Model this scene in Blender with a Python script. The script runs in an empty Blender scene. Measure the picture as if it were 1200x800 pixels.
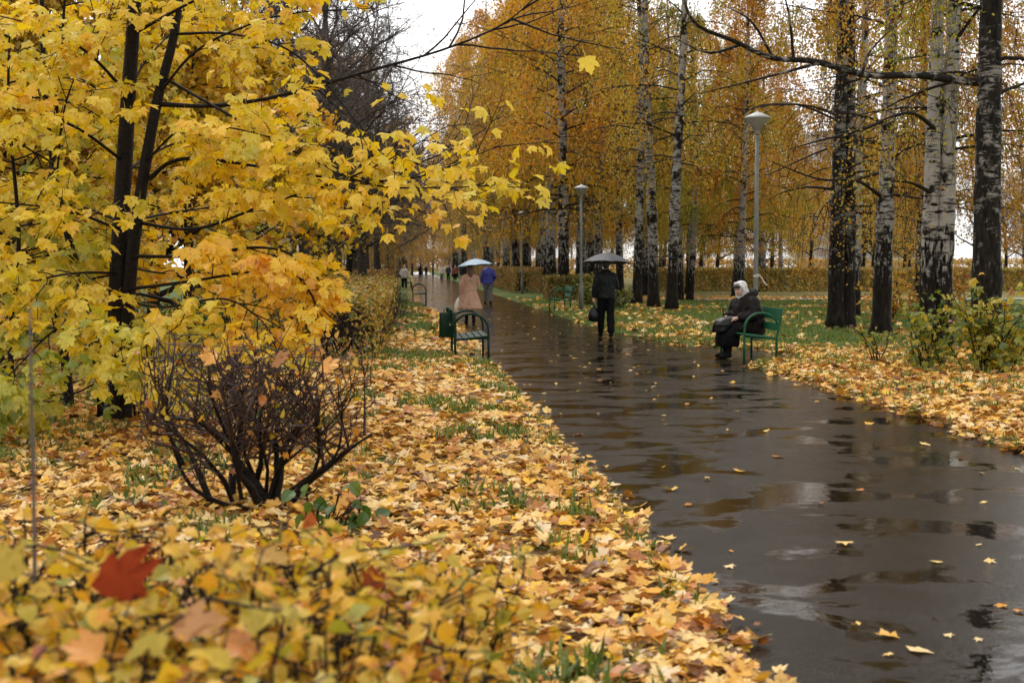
import bpy, bmesh, math
import numpy as np
from mathutils import Vector, Matrix, Euler

R = math.radians
rng = np.random.default_rng(11)
scene = bpy.context.scene
COL = scene.collection

# ------------------------------------------------------------------ camera
CAM_H = 1.6
FPX = 1600.0                       # focal length in pixels of the 1200 px wide photograph
cam_d = bpy.data.cameras.new('camera')
cam = bpy.data.objects.new('camera', cam_d)
COL.objects.link(cam)
YAW, PITCH = math.atan(120 / FPX), math.atan(88 / FPX)
cam.location = (0, 0, CAM_H)
cam.rotation_euler = (R(90) - PITCH, 0, -YAW)
cam_d.sensor_width = 36
cam_d.lens = 48
cam_d.clip_start = 0.1
cam_d.clip_end = 3000
cam_d.dof.use_dof = True
cam_d.dof.focus_distance = 15.5
cam_d.dof.aperture_fstop = 3.5
scene.camera = cam
CM = Euler(cam.rotation_euler).to_matrix()


def ray(px, py):
    return CM @ Vector(((px - 600) / FPX, (400 - py) / FPX, -1))


def at(px, py, Y):
    d = ray(px, py)
    return np.array((d.x * Y / d.y, Y, CAM_H + d.z * Y / d.y))


def ground(px, py):
    d = ray(px, py)
    t = -CAM_H / d.z
    return np.array((d.x * t, d.y * t, 0.0))


# ------------------------------------------------------------------ tagging
def tag(o, label=None, cat=None, group=None, kind=None):
    if label: o['label'] = label
    if cat: o['category'] = cat
    if group: o['group'] = group
    if kind: o['kind'] = kind
    return o


def thing(name, label, cat, loc=(0, 0, 0), rotz=0.0, group=None):
    o = bpy.data.objects.new(name, None)
    COL.objects.link(o)
    o.empty_display_size = 0.3
    o.location = loc
    o.rotation_euler = (0, 0, rotz)
    return tag(o, label, cat, group)


def kids(o):
    return [c for c in bpy.data.objects if c.parent == o]


def copy_tree(o, parent=None, top=True):
    c = o.copy()
    COL.objects.link(c)
    c.parent = parent
    for ch in KIDS.get(o.name, []):
        copy_tree(ch, c, False)
    return c


KIDS = {}


def link(name, me, parent=None, mat=None, smooth=True):
    o = bpy.data.objects.new(name, me)
    COL.objects.link(o)
    if mat is not None and len(me.materials) == 0:
        me.materials.append(mat)
    if parent is not None:
        o.parent = parent
        KIDS.setdefault(parent.name, []).append(o)
    return o


# ------------------------------------------------------------------ mesh accumulator
class MB:
    def __init__(s):
        s.v, s.loops, s.cnt, s.tone, s.n, s.sm = [], [], [], [], 0, []

    def add(s, verts, faces, tone=None, smooth=True):
        """faces: list of (N,k) int arrays"""
        verts = np.asarray(verts, float)
        if tone is None: tone = np.zeros(len(verts))
        s.v.append(verts); s.tone.append(np.broadcast_to(tone, (len(verts),)))
        for f in faces:
            f = np.asarray(f, int)
            if f.size == 0: continue
            s.loops.append((f + s.n).ravel())
            s.cnt.append(np.full(len(f), f.shape[1]))
            s.sm.append(np.full(len(f), smooth))
        s.n += len(verts)
        return s

    def tube(s, pts, rad, k=6, tone=None, cap=True):
        pts = np.asarray(pts, float); n = len(pts)
        rad = np.broadcast_to(np.asarray(rad, float), (n,))
        t = np.gradient(pts, axis=0)
        t /= np.linalg.norm(t, axis=1)[:, None] + 1e-9
        a = np.array((0, 0, 1.)) if abs(t[0, 2]) < 0.9 else np.array((1., 0, 0))
        u = np.cross(t[0], a); u /= np.linalg.norm(u)
        ang = np.arange(k) * 2 * math.pi / k
        ca, sa = np.cos(ang)[:, None], np.sin(ang)[:, None]
        rings = np.empty((n, k, 3))
        for i in range(n):
            u = u - t[i] * np.dot(u, t[i]); u /= np.linalg.norm(u) + 1e-9
            w = np.cross(t[i], u)
            rings[i] = pts[i] + rad[i] * (ca * u + sa * w)
        i0 = np.arange(n - 1)[:, None] * k
        j = np.arange(k)[None, :]; j2 = (j + 1) % k
        q = np.stack([i0 + j, i0 + j2, i0 + k + j2, i0 + k + j], -1).reshape(-1, 4)
        fs = [q]
        if cap: fs += [np.arange(k)[::-1][None, :], (np.arange(k) + (n - 1) * k)[None, :]]
        s.add(rings.reshape(-1, 3), fs, tone)
        return s

    def box(s, c, size, rot=None, bevel=0.0, tone=None):
        bm = bmesh.new()
        bmesh.ops.create_cube(bm, size=1)
        for v in bm.verts: v.co = Vector((v.co.x * size[0], v.co.y * size[1], v.co.z * size[2]))
        if bevel: bmesh.ops.bevel(bm, geom=bm.edges[:], offset=bevel, segments=2, affect='EDGES', profile=0.6)
        M = Matrix.Translation(Vector(c)) @ (rot.to_4x4() if rot is not None else Matrix())
        bm.transform(M)
        s.bm(bm, tone, smooth=False)
        return s

    def bm(s, bm, tone=None, smooth=True):
        bm.verts.index_update()
        vs = np.array([v.co[:] for v in bm.verts])
        by = {}
        for f in bm.faces: by.setdefault(len(f.verts), []).append([v.index for v in f.verts])
        s.add(vs, [np.array(x) for x in by.values()], tone, smooth)
        bm.free()
        return s

    def lathe(s, prof, k=20, c=(0, 0, 0), tone=None):
        """prof: list of (r, z)"""
        prof = np.asarray(prof, float); n = len(prof)
        a = np.arange(k) * 2 * math.pi / k
        v = np.stack([prof[:, 0:1] * np.cos(a), prof[:, 0:1] * np.sin(a), np.repeat(prof[:, 1:2], k, 1)], -1) + np.asarray(c)
        i0 = np.arange(n - 1)[:, None] * k
        j = np.arange(k)[None, :]; j2 = (j + 1) % k
        q = np.stack([i0 + j, i0 + j2, i0 + k + j2, i0 + k + j], -1).reshape(-1, 4)
        s.add(v.reshape(-1, 3), [q, np.arange(k)[::-1][None, :], (np.arange(k) + (n - 1) * k)[None, :]], tone)
        return s

    def loft(s, secs, k=24, tone=None, fold=0.0, nf=7):
        """secs: (centre, rx, ry, tilt-x) ellipses, capped"""
        rings = []
        a = np.arange(k) * 2 * math.pi / k
        m = len(secs)
        for i, sec in enumerate(secs):
            c, rx, ry = sec[:3]; tilt = sec[3] if len(sec) > 3 else 0
            f = 1 + fold * (i / max(1, m - 1)) ** 1.5 * np.cos(a * nf + 0.7 * np.sin(3 * a))
            x, y = np.cos(a) * rx * f, np.sin(a) * ry * f
            rings.append(np.stack([c[0] + x, c[1] + y * math.cos(tilt), c[2] + y * math.sin(tilt)], -1))
        v = np.array(rings)
        i0 = np.arange(m - 1)[:, None] * k
        j = np.arange(k)[None, :]; j2 = (j + 1) % k
        q = np.stack([i0 + j, i0 + j2, i0 + k + j2, i0 + k + j], -1).reshape(-1, 4)
        s.add(v.reshape(-1, 3), [q, np.arange(k)[::-1][None, :], (np.arange(k) + (m - 1) * k)[None, :]], tone)
        return s

    def ball(s, c, r, rot=None, sub=3, tone=None):
        bm = bmesh.new()
        bmesh.ops.create_icosphere(bm, subdivisions=sub, radius=1)
        r = (r, r, r) if np.isscalar(r) else r
        M = Matrix.Translation(Vector(c)) @ (rot.to_4x4() if rot is not None else Matrix()) @ Matrix.Diagonal((*r, 1))
        bm.transform(M)
        return s.bm(bm, tone)

    def mesh(s, name):
        me = bpy.data.meshes.new(name)
        v = np.concatenate(s.v); lp = np.concatenate(s.loops); ct = np.concatenate(s.cnt); sm = np.concatenate(s.sm)
        me.vertices.add(len(v)); me.vertices.foreach_set('co', v.ravel().astype(np.float32))
        me.loops.add(len(lp)); me.loops.foreach_set('vertex_index', lp.astype(np.int32))
        me.polygons.add(len(ct))
        st = np.zeros(len(ct), np.int32); st[1:] = np.cumsum(ct)[:-1]
        me.polygons.foreach_set('loop_start', st)
        me.polygons.foreach_set('use_smooth', sm.astype(bool))
        a = me.attributes.new('tone', 'FLOAT', 'POINT')
        a.data.foreach_set('value', np.concatenate(s.tone).astype(np.float32))
        me.update(calc_edges=True)
        return me

    def obj(s, name, mat, parent=None):
        return link(name, s.mesh(name), parent, mat)


# ------------------------------------------------------------------ numpy noise
_perm = np.random.default_rng(3).random((64, 64))


def vnoise(x, y):
    xi, yi = np.floor(x).astype(int), np.floor(y).astype(int)
    fx, fy = x - xi, y - yi
    fx, fy = fx * fx * (3 - 2 * fx), fy * fy * (3 - 2 * fy)
    p = lambda a, b: _perm[a % 64, b % 64]
    return (p(xi, yi) * (1 - fx) + p(xi + 1, yi) * fx) * (1 - fy) + (p(xi, yi + 1) * (1 - fx) + p(xi + 1, yi + 1) * fx) * fy


def fbm(x, y, o=3):
    s, a, t = 0, 1.0, 0
    for i in range(o):
        s = s + a * vnoise(x * 2 ** i + 17 * i, y * 2 ** i + 31 * i); t += a; a *= .5
    return s / t


def sstep(a, b, x):
    t = np.clip((x - a) / (b - a), 0, 1)
    return t * t * (3 - 2 * t)


# ------------------------------------------------------------------ materials
def mat_new(name):
    m = bpy.data.materials.new(name)
    m.use_nodes = True
    nt = m.node_tree
    nt.nodes.clear()
    return m, nt, nt.nodes.new('ShaderNodeOutputMaterial')


def N(nt, kind, **kw):
    n = nt.nodes.new('ShaderNode' + kind)
    for k, v in kw.items():
        if k in n.inputs.keys(): n.inputs[k].default_value = v
        else: setattr(n, k, v)
    return n


def ramp(nt, stops, interp='LINEAR'):
    n = nt.nodes.new('ShaderNodeValToRGB')
    n.color_ramp.interpolation = interp
    el = n.color_ramp.elements
    while len(el) > 1: el.remove(el[-1])
    el[0].position = stops[0][0]; el[0].color = (*stops[0][1], 1)
    for p, c in stops[1:]:
        e = el.new(p); e.color = (*c, 1)
    return n


def leaf_mat(name, stops, trans=0.35, gloss=0.05, rough=0.4, spots=31.0):
    m, nt, out = mat_new(name)
    L = nt.links.new
    at_ = N(nt, 'Attribute', attribute_name='tone')
    tc = N(nt, 'TexCoord')
    nz = N(nt, 'TexNoise', Scale=22.0, Detail=2.0)
    L(tc.outputs['Object'], nz.inputs['Vector'])
    ad = N(nt, 'MapRange'); ad.inputs['To Min'].default_value = -.09; ad.inputs['To Max'].default_value = .09
    L(nz.outputs['Fac'], ad.inputs['Value'])
    sm = N(nt, 'Math', operation='ADD')
    L(at_.outputs['Fac'], sm.inputs[0]); L(ad.outputs[0], sm.inputs[1])
    rp = ramp(nt, stops)
    L(sm.outputs[0], rp.inputs['Fac'])
    oi = N(nt, 'ObjectInfo')
    mx = N(nt, 'MixRGB', blend_type='MULTIPLY', Fac=1.0)
    # brown blemishes and damp edges
    ns = N(nt, 'TexNoise', Scale=spots, Detail=3.0); L(tc.outputs['Object'], ns.inputs['Vector'])
    rs = ramp(nt, [(.56, (1, 1, 1)), (.72, (.50, .36, .28))]); L(ns.outputs['Fac'], rs.inputs['Fac'])
    ms = N(nt, 'MixRGB', blend_type='MULTIPLY', Fac=1.0)
    L(rp.outputs['Color'], ms.inputs['Color1']); L(rs.outputs['Color'], ms.inputs['Color2'])
    L(ms.outputs[0], mx.inputs['Color1']); L(oi.outputs['Color'], mx.inputs['Color2'])
    d = N(nt, 'BsdfDiffuse'); t = N(nt, 'BsdfTranslucent'); g = N(nt, 'BsdfGlossy', Roughness=rough)
    L(mx.outputs[0], d.inputs['Color']); L(mx.outputs[0], t.inputs['Color'])
    s1 = N(nt, 'MixShader', Fac=trans); L(d.outputs[0], s1.inputs[1]); L(t.outputs[0], s1.inputs[2])
    s2 = N(nt, 'MixShader', Fac=gloss); L(s1.outputs[0], s2.inputs[1]); L(g.outputs[0], s2.inputs[2])
    L(s2.outputs[0], out.inputs['Surface'])
    return m


def plain(name, col, rough=0.6, metal=0.0, var=0.25, scale=14.0, bump=0.0, bscale=60.0, spec=0.5, coat=0.0):
    m, nt, out = mat_new(name)
    L = nt.links.new
    p = N(nt, 'BsdfPrincipled', Roughness=rough, Metallic=metal)
    p.inputs['Specular IOR Level'].default_value = spec
    p.inputs['Coat Weight'].default_value = coat
    tc = N(nt, 'TexCoord'); nz = N(nt, 'TexNoise', Scale=scale, Detail=5.0)
    L(tc.outputs['Object'], nz.inputs['Vector'])
    a = tuple(c * (1 - var) for c in col); b = tuple(min(1, c * (1 + var)) for c in col)
    rp = ramp(nt, [(.3, a), (.7, b)])
    L(nz.outputs['Fac'], rp.inputs['Fac']); L(rp.outputs['Color'], p.inputs['Base Color'])
    if bump:
        n2 = N(nt, 'TexNoise', Scale=bscale, Detail=4.0); L(tc.outputs['Object'], n2.inputs['Vector'])
        bp = N(nt, 'Bump', Strength=bump, Distance=0.02); L(n2.outputs['Fac'], bp.inputs['Height'])
        L(bp.outputs[0], p.inputs['Normal'])
    L(p.outputs[0], out.inputs['Surface'])
    return m


def birch_mat(name, dark=0.0, base_h=2.0):
    """white bark with dark scars, turning to black cracked bark towards the foot"""
    m, nt, out = mat_new(name)
    L = nt.links.new
    tc = N(nt, 'TexCoord')
    mp = N(nt, 'Mapping'); mp.inputs['Scale'].default_value = (3.2, 3.2, 17)
    L(tc.outputs['Object'], mp.inputs['Vector'])
    n1 = N(nt, 'TexNoise', Scale=1.0, Detail=5.0, Roughness=.65); L(mp.outputs[0], n1.inputs['Vector'])
    mp2 = N(nt, 'Mapping'); mp2.inputs['Scale'].default_value = (2.6, 2.6, 2.6)
    L(tc.outputs['Object'], mp2.inputs['Vector'])
    n2 = N(nt, 'TexNoise', Scale=1.0, Detail=6.0, Roughness=.7); L(mp2.outputs[0], n2.inputs['Vector'])
    # branch scars: dark triangular patches
    mp3 = N(nt, 'Mapping'); mp3.inputs['Scale'].default_value = (2.2, 2.2, 6.0)
    L(tc.outputs['Object'], mp3.inputs['Vector'])
    vo = N(nt, 'TexVoronoi', Scale=1.0); L(mp3.outputs[0], vo.inputs['Vector'])
    r3 = ramp(nt, [(.19, (1, 1, 1)), (.27, (0, 0, 0))]); 
    ds = N(nt, 'MixRGB', blend_type='ADD', Fac=.28)
    L(vo.outputs['Distance'], ds.inputs['Color1']); L(n1.outputs['Fac'], ds.inputs['Color2'])
    sb = N(nt, 'Math', operation='SUBTRACT'); L(ds.outputs[0], sb.inputs[0]); sb.inputs[1].default_value = .1
    L(sb.outputs[0], r3.inputs['Fac'])
    r1 = ramp(nt, [(.60 - dark * .16, (0, 0, 0)), (.66 - dark * .14, (1, 1, 1))]); L(n1.outputs['Fac'], r1.inputs['Fac'])
    r2 = ramp(nt, [(.56 - dark * .2, (0, 0, 0)), (.63 - dark * .16, (1, 1, 1))]); L(n2.outputs['Fac'], r2.inputs['Fac'])
    mx = N(nt, 'Math', operation='MAXIMUM'); L(r1.outputs[0], mx.inputs[0]); L(r2.outputs[0], mx.inputs[1])
    mx2 = N(nt, 'Math', operation='MAXIMUM'); L(mx.outputs[0], mx2.inputs[0]); L(r3.outputs[0], mx2.inputs[1])
    # foot of the trunk
    sp = N(nt, 'SeparateXYZ'); L(tc.outputs['Object'], sp.inputs[0])
    hz = N(nt, 'MapRange'); hz.inputs['From Min'].default_value = base_h * 1.5; hz.inputs['From Max'].default_value = base_h * .35
    L(sp.outputs['Z'], hz.inputs['Value'])
    mp4 = N(nt, 'Mapping'); mp4.inputs['Scale'].default_value = (16, 16, 5)
    L(tc.outputs['Object'], mp4.inputs['Vector'])
    n4 = N(nt, 'TexNoise', Scale=1.0, Detail=3.0); L(mp4.outputs[0], n4.inputs['Vector'])
    hs = N(nt, 'Math', operation='ADD'); L(hz.outputs[0], hs.inputs[0])
    h2 = N(nt, 'Math', operation='MULTIPLY_ADD'); L(n4.outputs['Fac'], h2.inputs[0]); h2.inputs[1].default_value = -1.6; h2.inputs[2].default_value = .62
    L(h2.outputs[0], hs.inputs[1])
    r4 = ramp(nt, [(.35, (0, 0, 0)), (.55, (1, 1, 1))]); L(hs.outputs[0], r4.inputs['Fac'])
    mk = N(nt, 'Math', operation='MAXIMUM'); L(mx2.outputs[0], mk.inputs[0]); L(r4.outputs[0], mk.inputs[1])
    wh = ramp(nt, [(.3, (.22, .20, .17)), (.6, (.44, .41, .37))]); L(n2.outputs['Fac'], wh.inputs['Fac'])
    bk = ramp(nt, [(.35, (.006, .005, .004)), (.72, (.028, .022, .016))]); L(n4.outputs['Fac'], bk.inputs['Fac'])
    c = N(nt, 'MixRGB'); L(mk.outputs[0], c.inputs['Fac']); L(wh.outputs[0], c.inputs['Color1']); L(bk.outputs[0], c.inputs['Color2'])
    p = N(nt, 'BsdfPrincipled', Roughness=.7)
    p.inputs['Specular IOR Level'].default_value = .1
    L(c.outputs[0], p.inputs['Base Color'])
    bp = N(nt, 'Bump', Strength=.6, Distance=.04, invert=True); L(mk.outputs[0], bp.inputs['Height']); L(bp.outputs[0], p.inputs['Normal'])
    L(p.outputs[0], out.inputs['Surface'])
    return m


MAPLE = [(0, (.24, .31, .02)), (.22, (.64, .54, .02)), (.45, (.88, .62, .014)), (.65, (.88, .50, .012)), (.85, (.76, .31, .012)), (1, (.36, .11, .02))]
M = dict(
    maple=leaf_mat('maple_leaf', MAPLE, trans=.45, gloss=.06),
    birch=leaf_mat('birch_leaf', [(0, (.17, .19, .02)), (.26, (.40, .31, .024)), (.52, (.60, .35, .020)), (.80, (.58, .25, .016)), (1, (.28, .10, .014))], trans=.4),
    birchhaze=leaf_mat('haze_tinted_birch_leaf', [(0, (.28, .26, .10)), (.3, (.48, .36, .11)), (.6, (.56, .34, .10)), (1, (.42, .24, .10))], trans=.35, gloss=.0),  # distance haze mixed into the leaf colours: paler and less saturated
    litter=leaf_mat('fallen_leaf', [(0, (.06, .03, .015)), (.10, (.24, .09, .025)), (.24, (.52, .19, .03)), (.42, (.70, .36, .05)), (.60, (.76, .48, .12)), (.80, (.78, .56, .23)), (.93, (.74, .58, .36)), (1, (.78, .46, .02))], trans=.12, gloss=.05, rough=.35),
    hedge=leaf_mat('hedge_leaf', [(0, (.07, .11, .025)), (.35, (.24, .24, .045)), (.6, (.50, .32, .05)), (.85, (.42, .18, .05)), (1, (.16, .07, .03))], trans=.3),
    shrub=leaf_mat('shrub_leaf', [(0, (.10, .15, .02)), (.3, (.30, .28, .025)), (.6, (.58, .39, .025)), (.85, (.60, .29, .022)), (1, (.32, .09, .03))], trans=.4, gloss=.05),
    redleaf=leaf_mat('red_leaf', [(0, (.14, .014, .006)), (.5, (.26, .036, .012)), (1, (.26, .06, .02))], trans=.25, gloss=.0),
    pinkleaf=leaf_mat('pale_leaf', [(0, (.26, .095, .045)), (.5, (.42, .22, .10)), (1, (.50, .36, .07))], trans=.2, gloss=.0),
    blade=leaf_mat('grass_blade', [(0, (.055, .105, .014)), (.5, (.14, .205, .026)), (1, (.29, .29, .06))], trans=.3),
    bark=plain('wet_dark_bark', (.011, .008, .006), spec=.12, rough=.55, var=.6, scale=30, bump=.6, bscale=45),
    bark2=plain('grey_bark', (.05, .039, .032), spec=.1, rough=.8, var=.5, scale=12, bump=.5, bscale=30),
    twig=plain('twig', (.020, .013, .010), spec=.15, rough=.6, var=.5, scale=20),
    redtwig=plain('red_brown_twig', (.036, .016, .012), spec=.3, rough=.5, var=.6, scale=24),
    greytwig=plain('grey_twig', (.13, .105, .095), spec=.1, rough=.9, var=.3),  # paled and greyed so far trees carry haze in their colour
    bench=plain('green_bench_paint', (.007, .08, .034), spec=.3, rough=.45, var=.25, scale=20, bump=.1, bscale=90),
    bench2=plain('dark_green_paint', (.004, .028, .014), spec=.2, rough=.5, var=.3, scale=20),
    lamp=plain('grey_green_metal', (.13, .14, .125), rough=.5, var=.2, scale=9, bump=.08),
    lampcap=plain('pale_lamp_cap', (.40, .41, .39), rough=.35, var=.12),
    lampbowl=plain('frosted_lamp_bowl', (.24, .23, .20), rough=.4, var=.15),
    skin=plain('skin', (.58, .34, .25), rough=.5, var=.1),
    eye=plain('dark_eye', (.02, .015, .012), rough=.2, var=.1),
    lips=plain('lips', (.42, .16, .13), rough=.45, var=.1),
    black=plain('black_cloth', (.005, .005, .0055), spec=.15, rough=.8, var=.4, bump=.3, bscale=30),
    blackcoat=plain('dark_jacket', (.006, .0075, .007), spec=.2, rough=.6, var=.4, bump=.35, bscale=14),
    trousers=plain('dark_trousers', (.005, .005, .006), spec=.12, rough=.85, var=.3, bump=.2, bscale=18),
    greytrousers=plain('grey_trousers', (.11, .105, .10), rough=.85, var=.25),
    blue=plain('blue_jacket', (.028, .03, .22), rough=.6, var=.25, bump=.25, bscale=16),
    beige=plain('beige_coat', (.44, .27, .19), spec=.1, rough=.9, var=.12, bump=.2, bscale=16),
    fur=plain('dark_fur_coat', (.0085, .006, .0055), spec=.2, rough=.7, var=.6, scale=26, bump=.9, bscale=26),
    leather=plain('black_leather', (.006, .006, .0065), spec=.3, rough=.35, var=.3, bump=.3, bscale=12),
    whitescarf=plain('pale_headscarf', (.60, .58, .57), rough=.85, var=.28, scale=24, bump=.5, bscale=30),
    hairbrown=plain('brown_hair', (.09, .04, .022), rough=.5, var=.4, scale=30),
    hairdark=plain('dark_hair', (.02, .015, .012), rough=.5, var=.4, scale=30),
    hairgrey=plain('grey_hair', (.25, .24, .23), rough=.6, var=.3, scale=30),
    paper=plain('pale_bag', (.62, .58, .52), rough=.6, var=.18),
    tan=plain('tan_bag', (.32, .2, .12), rough=.6, var=.2),
    greybrolly=plain('grey_umbrella_cloth', (.045, .045, .055), spec=.3, rough=.5, var=.2, scale=6),
    bluebrolly=plain('pale_blue_umbrella_cloth', (.36, .48, .60), spec=.3, rough=.45, var=.14, scale=5),
    steel=plain('steel', (.45, .45, .46), rough=.3, metal=.9, var=.1),
    redcloth=plain('reddish_cloth', (.26, .07, .05), rough=.8),
    navy=plain('navy_cloth', (.02, .025, .06), rough=.8),
    concrete=plain('pale_concrete', (.50, .50, .51), rough=.9, var=.1, scale=.4),
    glass=plain('window_glass', (.26, .27, .29), rough=.25, var=.2, scale=.3),
    gravel=plain('light_path', (.38, .35, .31), rough=.9, var=.2, scale=3),
)
BIRCH = [birch_mat('birch_bark', .2, 2.4), birch_mat('birch_bark_mottled', .42, 2.6), birch_mat('birch_bark_dark', .80, 2.6), birch_mat('birch_bark_old', .46, 2.5)]


# ------------------------------------------------------------------ leaf templates
def _half(pts):
    r = np.array(pts, float)
    l = r[::-1].copy(); l[:, 0] *= -1
    return r, l


def maple_template(fold=.18, droop=.45, twist=0.0):
    half = [(.20, -.25), (.42, -.16), (.34, .00), (.41, .10), (.47, .31), (.33, .30), (.20, .21), (.20, .37), (.09, .43)]
    r, l = _half(half)
    o = np.vstack([[(0, -.26)], r, [(0, .56)], l, ])
    c = np.array([[0, .02]])
    v2 = np.vstack([c, o])
    rr = np.hypot(v2[:, 0], v2[:, 1])
    z = fold * np.abs(v2[:, 0]) - droop * rr ** 2 + twist * v2[:, 0] * v2[:, 1]
    n = len(o)
    f = np.stack([np.zeros(n, int), np.arange(n) + 1, (np.arange(n) + 1) % n + 1], -1)
    v = np.column_stack([v2, z]); v[:, 1] += .26       # the leaf hangs from its stalk end
    # stalk
    sv = np.array([(-.012, 0, 0), (.012, 0, 0), (.008, -.45, .05), (-.008, -.45, .05)])
    f2 = np.array([[0, 1, 2, 3]]) + len(v)
    return np.vstack([v, sv]), [f, f2]


def oval_template(w=.42, cup=.25):
    pts = [(0, 0), (w * .7, .18), (w, .42), (w * .75, .72), (0, 1.0), (-w * .75, .72), (-w, .42), (-w * .7, .18)]
    v2 = np.array(pts)
    z = cup * np.abs(v2[:, 0]) - .35 * v2[:, 1] ** 2
    v = np.vstack([np.column_stack([v2, z]), [(0, .45, -.08)]])
    n = 8
    f = np.stack([np.full(n, 8), np.arange(n), (np.arange(n) + 1) % n], -1)
    return v, [f]


def rhomb_template():
    v = np.array([(0, 0, 0), (.38, .4, .08), (0, 1, -.05), (-.38, .4, .08)])
    return v, [np.array([[0, 1, 2], [0, 2, 3]])]


def lobed_template():           # cheap broad leaf for the middle distance
    v = np.array([(0, 0, 0), (.45, .12, .06), (.3, .38, .0), (.5, .65, -.02), (.15, .62, 0), (0, 1, -.12), (-.15, .62, 0), (-.5, .65, -.02), (-.3, .38, 0), (-.45, .12, .06)])
    v = np.vstack([v, [(0, .4, .05)]])
    n = 10
    f = np.stack([np.full(n, 10), np.arange(n), (np.arange(n) + 1) % n], -1)
    return v, [f]


MAPLES = [maple_template(.18, .45), maple_template(-.12, .8, .3), maple_template(.35, .2, -.3), maple_template(.5, 1.0, .5)]
FLATS = [maple_template(.1, -.15, .25), maple_template(.25, .35, -.2), maple_template(-.2, -.5, .4), maple_template(.6, .2, .3)]
OVAL, RHOMB, LOBED = oval_template(), rhomb_template(), lobed_template()
ROUND = oval_template(.5, .35)


def frames(nrm, tip):
    """rotation matrices with columns (side, tip, normal)"""
    nrm = nrm / (np.linalg.norm(nrm, axis=1)[:, None] + 1e-9)
    tip = tip - nrm * np.sum(tip * nrm, 1)[:, None]
    tip = tip / (np.linalg.norm(tip, axis=1)[:, None] + 1e-9)
    side = np.cross(tip, nrm)
    return np.stack([side, tip, nrm], -1)


def put(mb, tpl, pos, rot, size, tone):
    v, fs = tpl
    n = len(pos)
    if n == 0: return
    P = np.einsum('nij,vj->nvi', rot, v) * np.asarray(size)[:, None, None] + pos[:, None, :]
    off = np.arange(n) * len(v)
    faces = [(f[None] + off[:, None, None]).reshape(-1, f.shape[1]) for f in fs]
    mb.add(P.reshape(-1, 3), faces, np.repeat(np.clip(tone, 0, 1), len(v)), smooth=False)


def put_mix(mb, tpls, pos, rot, size, tone, g):
    k = g.integers(0, len(tpls), len(pos))
    for i, t in enumerate(tpls):
        s = k == i
        put(mb, t, pos[s], rot[s], size[s], tone[s])


def rvec(g, n):
    v = g.normal(size=(n, 3))
    return v / np.linalg.norm(v, axis=1)[:, None]


def unit(v):
    v = np.asarray(v, float)
    return v / (np.linalg.norm(v) + 1e-9)


def curve(g, start, d, length, n=6, wob=.15, grav=0.0):
    """a wandering twig; grav pulls the direction down (or up when negative)"""
    p = [np.asarray(start, float)]; d = unit(d); st = length / (n - 1)
    for i in range(n - 1):
        d = unit(d + g.normal(size=3) * wob + np.array((0, 0, -grav)))
        p.append(p[-1] + d * st)
    return np.array(p)


def along(pts, t):
    t = np.asarray(t) * (len(pts) - 1)
    i = np.minimum(t.astype(int), len(pts) - 2)
    f = (t - i)[:, None]
    return pts[i] * (1 - f) + pts[i + 1] * f, pts[i + 1] - pts[i]


def spline(ctrl, n=24):
    """Catmull-Rom through the control points"""
    c = np.asarray(ctrl, float)
    c = np.vstack([2 * c[0] - c[1], c, 2 * c[-1] - c[-2]])
    m = len(c) - 3
    out = []
    for u in np.linspace(0, m - 1e-6, n):
        i = int(u); t = u - i
        p0, p1, p2, p3 = c[i:i + 4]
        out.append(.5 * ((2 * p1) + (-p0 + p2) * t + (2 * p0 - 5 * p1 + 4 * p2 - p3) * t * t + (-p0 + 3 * p1 - 3 * p2 + p3) * t ** 3))
    return np.array(out)
# ================================================================== light and sky
world = bpy.data.worlds.new('World')
scene.world = world
world.use_nodes = True
wt = world.node_tree
bg = wt.nodes['Background']
sky = wt.nodes.new('ShaderNodeTexSky')
sky.sky_type = 'NISHITA'
sky.sun_disc = False
SUN_EL, SUN_AZ = R(58), R(335)
sky.sun_elevation = SUN_EL
sky.sun_rotation = SUN_AZ
sky.air_density = 1.0; sky.dust_density = 1.5
hs = wt.nodes.new('ShaderNodeHueSaturation')
hs.inputs['Value'].default_value = 2.0
hs.inputs['Saturation'].default_value = 0.06         # a cloud-covered, nearly colourless sky
wt.links.new(sky.outputs[0], hs.inputs['Color'])
cloud = wt.nodes.new('ShaderNodeMixRGB')               # closed cloud cover evens the sky out
cloud.inputs['Fac'].default_value = .5
cloud.inputs['Color2'].default_value = (10.2, 9.9, 9.6, 1)
wt.links.new(hs.outputs[0], cloud.inputs['Color1'])
wt.links.new(cloud.outputs[0], bg.inputs['Color'])
bg.inputs['Strength'].default_value = 0.15
sun_d = bpy.data.lights.new('sun', 'SUN')
sun = bpy.data.objects.new('sun', sun_d)
COL.objects.link(sun)
sun_d.energy = 1.1
sun_d.angle = R(25)
sun_d.color = (1, .95, .88)
# Nishita rotation is measured from +Y clockwise; the lamp shines from the same side
sd = Vector((math.sin(SUN_AZ) * math.cos(SUN_EL), math.cos(SUN_AZ) * math.cos(SUN_EL), math.sin(SUN_EL)))
sun.rotation_euler = sd.to_track_quat('Z', 'Y').to_euler()

scene.view_settings.view_transform = 'Standard'
scene.view_settings.look = 'None'
scene.cycles.max_bounces = 6
scene.cycles.transparent_max_bounces = 8

# ================================================================== ground, path
def wob(y, k): return .16 * (fbm(np.asarray(y) * .9, np.full_like(y, k * 7.3), 4) - .5)


def xl(y):
    y = np.asarray(y, float)
    return 1.34 - .78 * sstep(30, 58, y) - .55 * np.exp(-((y - 23.6) / 1.1) ** 4) + wob(y, 1)


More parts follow.
